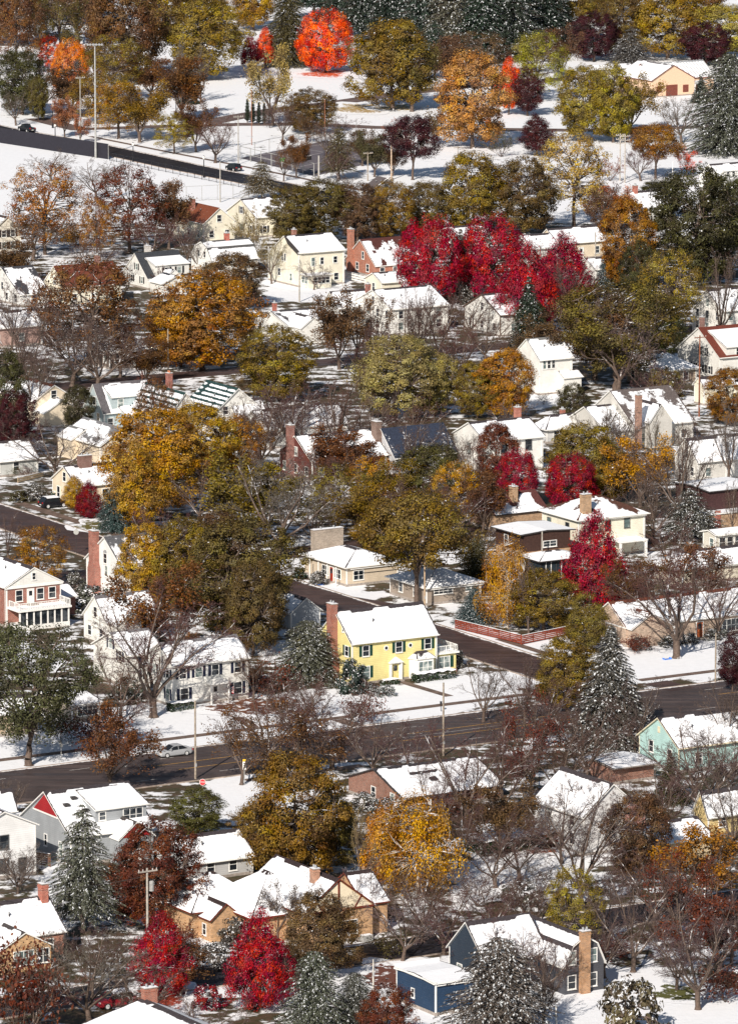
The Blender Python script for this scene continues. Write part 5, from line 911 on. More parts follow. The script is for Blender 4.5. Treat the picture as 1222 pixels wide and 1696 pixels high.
# ------------------------------------------------------------ trees, one line each: prototype, x, base y, top y, width (photo px), colour, label, snow
G1 = 'trees across the town'
TREES = '''
L1 28 125 -40 100 ru rust and brown oak at the top left corner|.05
L0 100 112 -30 100 ol olive brown tree second from the top left corner|.05
R0 205 138 -45 140 ru very large rust brown tree near the top left|.03
G1 118 158 68 66 org orange maple left of the tall stadium light pole|.02
L1 80 120 60 40 ro small red orange tree left of the orange maple|.02
R1 38 190 85 95 dg dark green tree at the left edge above the pickup truck|.06
R2 64 200 128 38 ol small dark olive tree just right above the pickup truck|.03
R2 335 132 0 150 yg big yellow green tree at top left of the red orange maple|.02
L0 190 168 58 110 og golden brown tree behind the stadium light pole|.03
S2 250 165 95 85 ru thin rusty tree right of the stadium light pole|.03
L1 197 230 138 100 gd golden olive park tree just right of the stadium light pole|.05
S2 232 236 138 95 og sparse olive park tree beside the golden one by the pole|.05
S2 108 228 163 44 pk small pinkish orange tree by the left street lamp|.05
S0 133 238 190 34 pk thin pink orange sapling beside the black street|.02
B1 305 172 55 60 twg tall bare tree of two in the snowy park slope|.2
B3 333 169 78 50 twg shorter right hand bare tree on the snowy park slope|.2
L1 289 255 188 70 yg small yellow green park tree by the black street|.05
S2 325 252 170 62 ru rusty park tree second from the yellow green one|.05
B2 357 270 190 95 twr wide low bare tree nearest the black street|.2
B2 27 208 145 66 tw small bare tree left above the pickup truck|.3
H0 312 172 150 34 sp dark green bush at the foot of the tall bare park tree|.03
O0 415 118 60 36 crd small dark red tree left of the red orange maple|.05
O0 440 112 48 34 ro small bright red orange tree beside the dark conifer|.1
C3 476 110 -15 72 dg broad dark evergreen left of the red orange maple|.03
G0 540 120 18 88 ro bright red orange maple at the top centre|.015
S0 452 208 78 95 pg pale tan nearly bare tree in the middle of the park|.05
A0 410 203 165 8 sp first of the row of narrow dark arborvitae from the left|0
A0 419 205 167 8 sp second of the row of narrow dark arborvitae from the left|0
A0 429 206 170 8 sp third of the row of narrow dark arborvitae from the left|0
A0 438 206 171 8 sp last of the row of narrow dark arborvitae from the left|0
K1 447 212 172 22 tw brownish shrub at the right end of the arborvitae row|0
R2 512 222 148 92 ol dark olive round tree above the tennis court|.04
B2 468 235 162 64 twr purplish bare tree above the tennis court left end|.05
S1 507 236 186 60 ru reddish thin tree below the dark olive round one|.03
R0 650 182 35 138 og great brown and olive tree right of the red orange maple|.02
S0 682 185 60 110 ol thin limbs half leafy tree against the great brown park tree|.02
C2 600 72 -60 80 sp dark conifer second from left along the top edge|.25
C0 645 80 -60 70 sp dark conifer above the great brown park tree|.25
C2 700 92 -60 90 sp broad dark conifer at top right of the great brown tree|.3
C2 752 96 -55 90 spg dark conifer in the middle of the top edge|.3
C0 800 100 -50 80 sp dark pointed conifer above the tan gold tree|.35
C2 850 98 -60 95 sp wide snow flecked conifer at the top edge|.3
C0 905 85 -60 80 sp dark conifer left of the maroon tree at the top|.2
C2 560 60 -60 70 sp dark conifer above the red orange maple|.12
R1 782 246 90 132 ta large tan gold tree in the park centre|.02
O0 842 190 98 48 ro red orange tree behind the tan gold tree|.03
L0 795 135 52 100 br brown half bare tree above the tan gold tree|.03
L1 890 168 55 100 yg thin golden tree left of the maroon one at the top|.03
S0 880 120 60 90 pg pale bare topped tree among the top conifers|.03
R2 983 102 20 82 ma maroon tree highest of the right hand maroons|.02
R1 1030 95 -20 90 ol dark olive tree behind the highest maroon tree|.03
R0 940 70 -40 100 og olive tree at top edge left of the highest maroon tree|.03
O1 873 192 113 52 ma narrow maroon tree beside the tan gold tree|.03
O0 888 258 190 60 ma small maroon tree above the level park drive|.03
T0 683 298 192 90 ma maroon tree right of the tennis court|.04
R0 965 235 112 92 yg yellow green tree left half of the pair before the park building|.03
R2 1015 236 108 92 yg yellow green tree right half of the pair before the park building|.03
R0 1105 98 -20 130 yg large gold green tree at the top right|.02
R1 1200 100 10 110 li lime yellow tree at the top right corner|.02
R2 1168 110 38 86 ma maroon tree behind the park building metal roof|.02
S2 1045 222 128 90 og rusty olive tree below the left side of the park building|.03
B2 1128 238 152 105 twg grey bare tree below the park building|.4
C3 1205 255 95 115 spg large dark pine at the right edge beside the park building|.2
C0 1160 170 128 24 sp little dark spruce at the park building side door|.08
C2 1045 118 48 64 spg thin greyish pine left of the park building roof|.15
T0 1085 296 205 88 or2 round rust tree right of the twin utility poles|.03
S1 1135 292 242 48 ro small thin red tree right of the round rust tree|.03
C2 562 297 212 48 gg sparse grey green tree below the tennis court centre|.05
S2 620 293 220 58 gg grey green tree right of the tennis court|.05
S2 650 292 235 50 br brown shrubby tree left of the maroon court tree|.05
S2 491 293 225 48 ru small orange brown tree on the verge by the tennis court|.03
C2 434 330 268 54 gg grey green young pine below the dark car on the street|.25
R0 782 390 255 118 og golden olive tree below the tan gold one|.04
R2 868 388 262 116 ol dark olive tree right of the golden olive one in the belt|.04
L1 950 375 222 126 ta tan orange thin topped tree in the belt right of centre|.05
R2 528 398 298 118 ol dark rust green tree above the brick house chimney|.04
R0 592 400 305 84 br brown leafed tree above the brick house roof|.04
R2 646 398 300 84 og brown olive tree left of the first crimson tree top|.04
R1 708 392 302 76 ol olive tree behind the first crimson tree|.04
L0 1000 385 310 70 br pinkish brown thin tree above the peach gabled house|.1
B0 85 300 248 84 tw pale bare tree top standing against the white field|.1
L0 75 422 272 132 or2 orange brown round tree left below the white field|.04
L1 215 418 275 126 rb purple brown round tree right below the white field|.04
L1 161 432 330 64 or2 small tawny tree between the two round brown ones|.03
B2 55 430 345 130 tw bare twiggy tree beside the shuttered house at the left|.4
R2 1155 470 280 180 dg great dark green tree at the right edge|.10
R0 1205 420 290 110 dg dark green tree cut by the right edge|.08
R1 1035 482 330 92 or2 rust olive tree left of the great dark green one|.03
R2 1058 520 400 70 dg dark conical tree between the rust olive and lime trees|.03
L0 1110 560 412 110 yg lime green tree below the great dark green one|.08
B1 1195 575 395 110 tw tall bare tree at the right edge above the gabled house|.25
G1 712 505 362 112 cr tall crimson tree leftmost of the cluster|.04
G0 815 500 358 104 cr tall crimson tree second from left of the cluster|.04
F2 872 552 402 92 cr crimson tree standing behind the pointed dark spruce|.04
F1 932 500 388 96 cr crimson tree rightmost of the cluster|.07
F2 770 470 390 50 crd dark crimson low crown between the two tallest crimson trees|.06
B0 938 545 420 112 twr reddish brown bare tree before the rightmost crimson trees|.15
C0 875 600 465 56 sp pointed dark spruce in front of the crimson trees|.2
C1 1000 475 428 30 spb little blue spruce by the light utility pole|.3
C0 762 500 385 44 spg snow dusted spruce between the tallest crimson trees|.3
V0 1020 648 470 205 ol very wide fan shaped tree with pale limbs right of centre|.02
V1 985 630 480 150 br brown left part tree of the wide fan shaped one|.02
L1 150 615 430 190 ru very wide rust topped tree over the red brown roof|.05
B2 120 640 500 160 tw wide bare tree in front of the rust topped one|.4
B0 45 655 490 105 tw bare tree at the left edge below the pink house|.35
B1 200 625 520 100 twr purplish bare tree left of the dark porch house|.2
R2 335 612 450 190 oo huge orange gold tree left of centre|.10
R0 300 608 490 110 oo orange gold lower left neighbour of the huge orange tree|.08
R1 385 512 420 112 br round brown tree above right of the huge orange tree|.08
R2 460 665 541 130 og round rust green tree right of the huge orange one|.03
S2 562 612 484 95 br brown speckled tree left of the pale gold tree|.05
B2 725 605 465 105 twr reddish bare tree over the broad white roof|.25
B0 680 610 480 90 twr bare tree in front of the broad white roof right end|.25
S1 620 600 490 80 br thin brown tree before the broad white roof left end|.2
B2 805 605 500 90 twr reddish bare tree left of the pointed dark spruce|.2
R0 655 695 558 150 pg large pale gold tree in the very middle|.06
R2 720 690 585 85 pg pale gold right shoulder of the large pale tree|.05
R1 840 692 580 96 oo orange gold tree left of the tall white house|.04
R0 790 692 600 80 og olive gold tree between the pale gold and orange gold ones|.04
S2 690 650 590 80 br brown thin tree behind the large pale gold one|.04
B2 480 745 620 160 twr wide purple brown bare tree beneath the round rust green tree|.1
B1 560 770 610 130 twr bare purple brown tree above the dark red house|.1
B1 620 775 640 110 tw tall bare tree before the blue black roof|.2
B3 490 775 645 90 tw slim tall bare tree at the dark red house|.2
B0 545 730 630 90 twr low bare crown left of the pale gold tree|.1
R1 5 740 582 90 dg very dark green tree at the left edge|.02
R2 25 760 650 80 ma dark purple tree at the left edge below the green one|.02
R1 1205 705 612 86 or2 round rust tree at the right edge by the tall red brown pole|.03
R2 950 708 636 62 dg small dark green tree in front of the tall white house|.05
R0 258 850 680 170 gd huge golden tree left of centre|.05
R1 330 800 672 130 gd upper golden crown right of the huge golden tree|.05
O0 225 880 730 100 gd lower left golden crown beside the dark spruce|.05
R2 395 790 690 95 gd golden tree behind the wide grey bare tree|.04
L1 255 745 625 70 ru rust leafed thin tree before the light blue house|.10
B0 245 690 620 70 pk pinkish bare tree in front of the striped roof house|.4
B0 460 925 748 200 twg great grey bare tree with pale limbs in the centre left|.15
S2 420 900 760 170 og olive bare tree mixed with the great grey one|.03
L0 560 880 770 120 og olive tree right of the great grey bare tree|.04
L0 615 850 755 100 gd thin golden tree under the blue black roof house|.04
R1 720 852 738 110 gr dark green tree below the blue black roof house|.06
S2 660 855 760 90 og golden brown thin tree left of the dark green one|.05
L1 760 875 765 95 gd orange gold thin tree left of the crimson pair|.03
R1 822 825 702 80 rb maroon green tree in front of the white two storey with red chimney|.05
G1 856 842 745 72 cr crimson tree left one of the middle pair|.05
G0 945 846 752 84 cr crimson tree right one of the middle pair|.05
R0 965 824 702 120 og olive brown tree behind the right crimson tree of the pair|.04
S2 1060 840 725 100 gd speckled golden tree right of the olive brown one|.06
B1 1122 872 685 140 tw tall grey bare tree right of the slate roofed house|.3
B1 1085 800 680 90 twg slim grey bare tree beneath the slate roof|.3
B3 1205 800 665 80 twg tall bare tree at the right edge by the rust tree|.3
B1 1000 750 665 100 twg bare twiggy tree at the very tall brick chimney|.3
C2 1140 895 812 92 spg snowy grey spruce right of the cream hip roof|.5
C3 190 880 810 50 spb dark blue spruce by the left street|.08
F2 148 858 797 44 crd small red tree behind the black parked car|.03
O0 124 848 788 44 gd small gold tree above the black parked car|.03
B2 90 800 690 150 tw wide snowy bare tree before the cream garage|.4
R1 130 720 640 60 dg dark small tree between cream and light blue houses|.1
L1 65 975 872 100 or2 thin golden tree at the left street corner|.03
B1 15 930 840 60 tw bare tree at the left edge by the brown street|.2
R1 395 1060 862 180 ol large dark olive tree left of centre|.06
R2 300 1010 858 130 og brown olive tree behind the large dark olive one|.07
R0 420 1085 930 110 ol lower right olive crown of the dark olive group|.03
R0 240 1010 868 90 gd golden tree against the red chimney house|.10
S0 290 1100 930 180 ru rusty twiggy tree above the white colonial roof|.03
T0 690 1004 815 185 og orange brown open tree over the tan hip roof house|.04
R1 640 925 850 110 og olive lower left half of the orange brown open tree|.06
C3 788 958 892 56 dg dark evergreen left of the brown modern house|.04
W0 840 1040 888 90 gd thin yellow birch left of the brown modern house|.04
B3 875 1050 920 60 twg white stemmed bare birch beside the thin yellow one|.5
F0 985 1012 850 104 cr bright crimson tree in front of the cream hip roof house|.07
S2 1045 1030 925 80 ru rust orange thin tree below the bright crimson one|.03
R1 900 1045 945 122 og golden olive tree above the red board fence corner|.05
O1 968 1080 982 76 og green gold tree right of the fence corner|.04
B0 1120 1090 898 240 twr broad dark bare tree on the right hand snowy lawn|.2
S0 1160 1010 900 130 ru rusty bare crown behind the broad dark bare tree|.1
R0 938 1178 1055 104 og rust olive tree left of the great snowy spruce|.05
C1 1010 1235 1045 104 spg great snowy grey spruce right of centre|.5
C1 785 1032 972 48 spb small blue spruce behind the red board fence|.3
B2 1050 1245 1120 110 tw bare snowy tree right of the great snowy spruce|.4
C3 510 1130 1030 96 spg dark snow laced spruce beside the yellow house chimney|.28
H0 585 1147 1092 50 sp rounded snow dusted yew at the yellow house corner|.4
B0 255 1188 975 250 twr great rust tinged bare tree before the white colonial|.1
B0 200 1190 1060 110 ru thin rust twigged tree left of the great bare tree|.1
B2 1022 655 495 160 twg pale limbed bare front of the wide fan shaped tree|.1
B2 1175 1330 1210 150 tw snow lined bare tree close before the mint house wall|.4
B1 1130 860 720 90 twg slim bare tree before the slate roofed house side|.3
V0 48 1268 1035 205 gg large dark grey green tree at the left edge|.08
S0 182 1308 1170 138 ru brown leafed thin tree above the main street at left|.04
K1 160 1250 1180 90 rb low reddish brown shrub by the tan house|.1
B2 440 1270 1128 170 twr wide red brown bare tree left of the main street centre|.3
B2 550 1275 1130 180 twr wide red brown bare tree right of its twin above the street|.3
S1 500 1285 1160 170 ru bare tree with orange leaf tips over the main street|.2
B3 22 1350 1285 56 twg small grey bare tree in the lower left by the street|.3
R1 328 1388 1306 96 gr round dark green tree by the red stop sign|.06
R1 490 1455 1250 180 og large olive gold tree below the main street|.03
R2 440 1430 1330 120 og lower left olive crown beside the large olive gold tree|.03
R0 545 1440 1320 100 ol dark lower right crown beside the large olive gold tree|.03
W0 692 1480 1312 150 yl golden weeping birch in the lower middle|.02
W0 640 1470 1330 100 yl golden birch with leaning white stem left of the weeping one|.02
B1 600 1475 1330 90 pg leaning white limbed bare tree left of the golden birches|.5
R2 255 1540 1358 158 rb large dark maroon brown tree at the lower left|.05
C2 138 1545 1340 110 spg tall open spruce left of the maroon brown tree|.25
F0 268 1650 1512 100 cr crimson tree left one at the bottom|.06
F1 430 1672 1508 112 cr crimson tree right one at the bottom|.06
S0 300 1650 1560 120 ru rusty leaves at the foot of the left bottom crimson tree|.02
R0 530 1620 1478 126 br dark brown olive tree in front of the half timbered house|.08
S1 460 1560 1455 80 tw bare twiggy tree against the half timbered roof|.25
C3 520 1740 1578 104 spg bushy snow dusted evergreen beside the bottom right crimson tree|.35
C3 588 1725 1612 82 spg smaller bushy evergreen near the bottom middle|.35
R2 638 1740 1628 96 rb brown leafed bush at the bottom middle|.12
C3 826 1745 1556 155 spg huge snow laden spruce at the bottom hiding the dark blue house|.5
B2 667 1592 1468 132 twg snow lined bare tree behind the navy garage|.5
B1 800 1620 1478 160 twr tall bare tree over the dark blue house roof|.15
B0 735 1580 1440 130 twr red brown bare tree left of the dark blue house|.2
B0 770 1370 1190 170 twr bare dark tree over the long brick ranch right end|.3
B1 835 1360 1185 130 twr tall bare tree right of the long brick ranch|.3
S1 880 1320 1150 120 rb dark rust bare tree below the rust olive one|.1
B0 720 1390 1250 90 tw small bare tree on the ranch roof edge|.3
B0 962 1500 1285 180 tw thick trunked bare tree before the steep white roofed house|.35
B2 975 1300 1150 170 twr dark spreading bare tree over the brick garage|.4
R1 1058 1460 1312 112 br dark brown green tree right of the steep white roofed house|.05
S0 1165 1520 1362 165 or2 rust leafed oak at the lower right edge|.05
B2 1150 1360 1185 180 tw wide snow lined bare tree over the mint house|.4
C0 1110 1330 1250 44 dg dark pointed evergreen below the mint house|.1
B1 1048 1610 1430 150 tw bare tree right of the dark blue house|.35
B2 1155 1672 1470 190 tw broad bare tree with snowy limbs at the lower right|.4
S0 1190 1620 1480 160 rb dark red brown thin tree at the lower right edge|.05
R1 20 75 -60 120 br brown tree below the very top left corner tree|.05
B2 60 60 -40 90 twr bare twiggy tree in the top left mass|.1
R0 120 40 -90 120 br brown tree along the top edge fourth from the left|.05
R2 330 70 -50 90 ol olive tree rising behind the yellow green one|.05
R1 420 50 -60 80 gd golden tree along the top edge left of the dark conifer|.05
B1 70 190 95 80 tw bare limbs behind the pickup dark tree|.1
R0 -20 40 -90 150 br brown tree mass in the very top left corner|.05
R1 70 30 -80 120 ru rust brown tree along the top edge left of the huge brown one|.05
S2 130 75 -60 110 br half bare brown tree left of the huge rust brown one|.05
R2 270 60 -60 110 og olive gold tree right of the huge rust brown one at the top|.05
L1 330 35 -40 90 gd golden tree top behind the big yellow green tree|.03
B0 250 110 10 80 twr bare tree between the rust brown and yellow green trees|.1
S2 120 195 110 90 br thin brown tree behind the stadium pole left side|.05
S2 300 200 95 90 ru rusty thin tree behind the tall bare park pair|.05
L0 160 205 120 90 og rusty golden tree directly left behind the stadium pole|.03
B0 385 95 25 60 tw bare tree between the yellow green tree and dark conifer|.3
B0 365 60 -20 70 tw snowy bare tree at the top edge above the yellow green tree|.4
C2 520 30 -90 90 sp far dark conifer above and left of the red orange maple|.15
C2 610 30 -90 100 sp far dark conifer behind the second top conifer|.15
C2 680 40 -100 110 sp far dark conifer filling the top edge at centre left|.15
C2 770 45 -100 110 sp far dark conifer filling the top edge at centre|.15
C2 860 40 -100 110 sp far dark conifer filling the top edge at centre right|.15
R1 1000 30 -80 120 ol far olive tree above the highest maroon tree|.05
R2 1150 30 -70 130 or2 far rust orange tree at the top edge near the right corner|.04
S2 930 130 45 60 br thin brown tree left of the highest maroon tree|.05
B2 610 130 60 80 tw snowy bare tree above left of the great brown tree|.3
S2 740 150 60 80 br brown thin tree right behind the great brown tree|.05
C2 720 130 40 60 sp dark conifer right behind the great brown park tree|.2
B2 560 240 190 70 twr purplish bare tree over the tennis court far side|.1
B2 160 330 260 90 tw thin bare tree between the round brown pair|.15
R1 480 402 310 80 ol dark olive tree right of the twin gabled cream house|.04
S2 280 412 300 80 br brown bare tree behind the right round brown one|.1
B2 250 430 350 110 twr bare twiggy tree left of the brown roof house|.3
S2 20 470 400 80 br brown bare tree in front of the upper left shuttered house|.1
B2 330 450 385 60 tw bare twigs over the snowy yards by the barn roofed house|.3
B2 450 470 380 60 pg pale bare tree at the left side of the cream saltbox|.1
B0 90 560 440 120 twr bare tree before the half snowy cape at the left|.2
B2 160 650 520 150 tw broad dark bare tree below the rust topped one|.2
B2 60 700 560 110 tw snow lined bare tree by the dark green left edge tree|.4
S2 240 640 560 80 ru rust thin tree at the lower left of the huge orange tree|.05
B2 410 590 490 80 twr bare tree right behind the huge orange gold tree|.2
B0 600 650 540 100 twr bare brown tree left of the pale gold tree|.15
B2 760 640 520 110 twr brown bare tree behind the orange gold one|.15
B2 850 620 540 80 twr bare brown tree beside the tall white house|.2
B0 780 560 480 90 twr bare reddish tree at the white house with dark rake board|.2
R1 880 560 500 60 dg dark tree under the crimson trees|.05
S2 900 640 530 100 br thin brown tree left side of the wide fan shaped tree|.04
R0 1090 600 500 90 dg dark green lower tree behind the shaded hip roof|.05
B0 1150 470 390 110 twr brown bare tree before the lime yellow green tree|.1
B2 1060 300 240 70 twr bare red twigs left of the round rust tree|.2
R1 1090 360 300 80 dg dark green tree behind the upper right red chimney|.08
S2 1010 380 310 80 pk pinkish rust thin tree above the rust olive one|.05
B2 380 750 660 100 tw snowy bare twigs over the striped roof house right side|.3
B2 430 790 640 130 twr bare brown tree behind the great grey one|.1
B0 540 850 730 120 twr bare brown tree before the dark red house|.1
S2 570 800 710 120 ru rusty leafed thin tree before the dark red house right part|.05
B0 680 800 690 90 twr bare tree against the wide dark chimney|.15
B2 740 780 700 90 tw twiggy bare tree at the blue black roof right end|.2
S2 600 900 800 110 og olive thin tree left of the orange brown open tree|.05
B0 520 905 800 110 tw grey bare tree right of the great grey one|.2
R1 360 960 850 120 br brown tree above the dark olive group|.06
B1 330 870 760 90 tw bare grey tree below the golden crowns|.2
B0 700 900 790 120 tw bare tree with pale limbs behind the orange brown open one|.3
S2 800 880 780 90 ru rust thin tree left of the low brown shingled house|.05
B0 800 930 860 90 tw dark snow lined bare tree at the low brown shingled house|.4
R2 1010 830 740 80 og olive tree above the cream hip roof house right end|.05
B2 1080 900 790 90 tw bare snowy twigs right of the cream hip roof house|.4
B2 1200 950 880 90 tw bare tree in front of the right edge sunroom windows|.2
B2 1050 1010 900 110 ru rusty bare twigs below the cream hip roof house|.1
B0 1190 1060 930 120 twr bare tree over the stone ranch right end|.2
B2 200 1110 990 120 tw bare twigs over the white house with broad snowy roof|.3
B2 340 1140 1030 110 ru rust tinged bare twigs before the white colonial roof|.1
B0 420 1160 1060 80 br brown bare tree between the white colonial and the dark spruce|.1
K1 600 1200 1150 60 rb rusty shrub left of the front walk pavement|.1
S1 400 1300 1170 130 ru orange tipped bare tree left of the traffic sign|.1
B2 620 1290 1170 120 twr bare red brown tree over the street by the long ranch|.3
B0 490 1240 1120 140 twr red brown bare tree above the street left of centre|.2
B2 900 1240 1110 120 twr dark bare tree left of the great snowy spruce|.2
B2 860 1280 1150 130 twr dark reddish bare tree below the side street mouth|.2
B0 930 1330 1190 130 twr dark bare tree above the steep white roofed house|.2
S2 830 1420 1300 110 br brown thin tree left of the steep white roofed house|.05
B2 760 1440 1310 130 twr brown bare tree right of the golden weeping birch|.15
B2 860 1460 1340 140 twr brown bare tree over the hedge mound|.25
B2 1100 1400 1250 130 tw snow lined bare tree left of the mint house corner|.35
B2 1210 1420 1270 120 tw snow lined bare tree near the small yellow cottage|.35
B2 1080 1540 1400 150 tw bare twiggy tree behind the slim bare one at lower right|.3
S1 1120 1560 1400 140 rb rust red thin tree between the lower right bare trees|.1
B2 1210 1600 1440 130 twr reddish bare tree at the right edge above the red shrub|.2
B0 1000 1620 1500 120 tw low bare tree in the shaded lower right yard|.3
B2 700 1560 1420 130 br brown bare tree below the golden weeping birch|.2
B2 610 1540 1420 90 tw bare twigs right of the half timbered house|.4
B2 880 1570 1430 120 twr bare brown tree above the dark blue house roof ridge|.2
B0 60 1720 1580 150 rb red brown bare tree in the bottom left corner|.1
B2 240 1720 1590 140 tw bare twigs beside the foreground chimney|.1
B2 170 1630 1520 120 tw bare shrubby tree right of the tan sunroom|.3
B2 30 1480 1400 110 twg frosted bare tree in front of the plain white house wall|.6
B0 150 1640 1560 100 twr bare reddish tree beside the dark red car|.1
B2 530 1560 1450 90 twg pale bare twigs against the half timbered gable left side|.3
K0 380 1240 1200 60 twr bare verge shrub behind the silver sedan|.2
K1 100 1230 1180 70 dg dark shrub before the dark teal windows|.2
B1 900 1700 1560 90 tw bare tree standing before the barn roofed end|.3
B0 850 1640 1520 100 twr thin bare tree before the dark blue house middle|.2
B2 1215 1310 1190 120 tw snow lined bare tree at the right edge before the mint house|.4
B2 1080 860 760 90 tw bare tree above the cream hip roof house corner|.3
B2 1160 780 690 110 tw bare grey tree behind the pale dusted roof|.3
B1 1215 900 790 90 tw bare tree at the right edge before the brown shingled storey|.2
B2 1170 1020 910 130 twr second bare crown left of the right edge over the stone ranch|.2
B0 1060 1040 930 110 twr bare brown crown over the stone ranch front gable|.15
B2 1030 760 670 110 tw bare twigs left of the very tall brick chimney|.3
B2 560 300 240 50 twr bare thin tree at the far corner of the tennis court|.1
S2 600 275 215 60 br brown park tree standing beyond the tennis court|.05
B2 540 262 205 70 tw bare park tree at the far side of the tennis court|.1
B2 470 300 240 50 ru thin reddish tree between the street and the court|.1
B2 450 745 650 130 twr low purple bare tree left of the dark red house chimney|.1
B0 520 790 680 120 twr bare purple tree over the dark red house roof|.1
B2 590 760 660 110 twr bare purple brown tree above the dark red house ridge|.15
B2 690 745 650 110 twr bare brown tree above the blue black roof|.15
B0 850 745 650 80 tw bare twigs over the white two storey house roof left|.2
B2 640 640 520 120 twr bare brown crown behind the large pale gold tree|.15
B0 270 960 830 110 twr bare brown tree between golden crowns and the red chimney house|.1
B2 740 900 790 130 twr bare brown tree right behind the orange brown open tree|.15
B2 1090 700 590 90 twr bare brown tree behind the slate roofed house|.2
B2 900 460 400 70 twr bare red brown tree among the crimson tops|.15
B2 520 480 430 60 tw snowy bare twigs right below the cream saltbox|.3
B0 620 440 390 60 twr bare tree at the brick house right end|.2
B2 180 1230 1130 130 twr bare brown tree left of the great bare tree trunk|.2
B2 680 1300 1190 110 twr bare brown tree over the road behind the long ranch middle|.3
B2 1000 1230 1110 110 twr bare brown tree tangled left of the great spruce foot|.3
B2 510 1190 1110 90 twr bare brown tree at the foot of the snow laced spruce|.2
B2 640 900 790 110 twr bare brown tree between the broad stone chimney and open olive tree|.15
B2 450 850 730 110 twr bare brown crown above the great grey bare tree|.1
B0 300 770 640 80 ru rusty bare twigs before the striped roof house chimney|.1
B2 180 600 480 110 twr bare brown tree behind the rust topped one right side|.15
B2 20 580 460 80 twr bare brown tree before the dusky pink house|.2
B2 160 480 380 90 twr bare brown tree above the red brown roof|.15
B0 310 440 350 70 twr bare brown tree behind the barn roofed house left side|.15
B2 590 600 480 80 twr bare brown tree left of the broad white roofed house|.15
B2 700 600 470 80 twr bare brown tree against the broad white roofed house middle|.15
B2 780 830 720 80 twr bare brown tree left of the maroon green tree|.15
B2 1000 900 800 80 twr bare brown tree tangled behind the bright crimson one|.1
B2 1110 960 850 110 twr bare brown tree left of the cream ranch at the right edge|.15
B0 980 1400 1260 110 twr dark bare tree before the steep white roofed house left wall|.2
B2 930 1430 1290 120 twr bare brown tangle over the steep white roof|.2
B2 820 1560 1450 120 twr bare brown tree behind the dark blue roof left part|.15
B2 900 1650 1540 110 twr bare brown tangle before the barn roofed wall|.15
B2 1120 1640 1520 120 twr bare brown tree left of the broad lower right one|.2
L1 945 1590 1435 96 yg thin yellow green tree right of the dark blue roof|.03
H1 1045 1720 1618 104 gg snow speckled green bush at the bottom right|.4
B2 150 1700 1535 210 twg wide grey bare tree at the bottom left|.2
K1 30 1720 1560 130 rb red brown twiggy shrub in the bottom left corner|.1
B1 330 1750 1640 150 tw bare limbs before the foreground hip roof|.1
B0 820 1470 1360 150 tw bare twiggy tree on the snow mound|.4
B1 1000 1560 1440 110 tw slim bare tree left of the lower right rust oak|.3
B0 800 1195 1085 100 tw small bare tree on the lawn right of the yellow house|.4
B1 868 1200 1075 90 tw bare tree nearest the side street mouth|.3
O1 1212 1145 1042 50 ma maroon tree cut by the right edge above the street|.05
B0 1210 1260 1100 90 tw bare tree at the right edge over the street|.3
L0 420 660 600 60 ol dark little tree left of the round rust green one|.03
B2 30 1470 1400 100 tw snowy twiggy tree before the plain white house|.5
'''
for ln in TREES.strip().split('\n'):
    a, sn = ln.rsplit('|', 1); q = a.split(' ', 6)
    tree(q[0], float(q[1]), float(q[2]), float(q[3]), float(q[4]), q[5], q[6], float(sn))
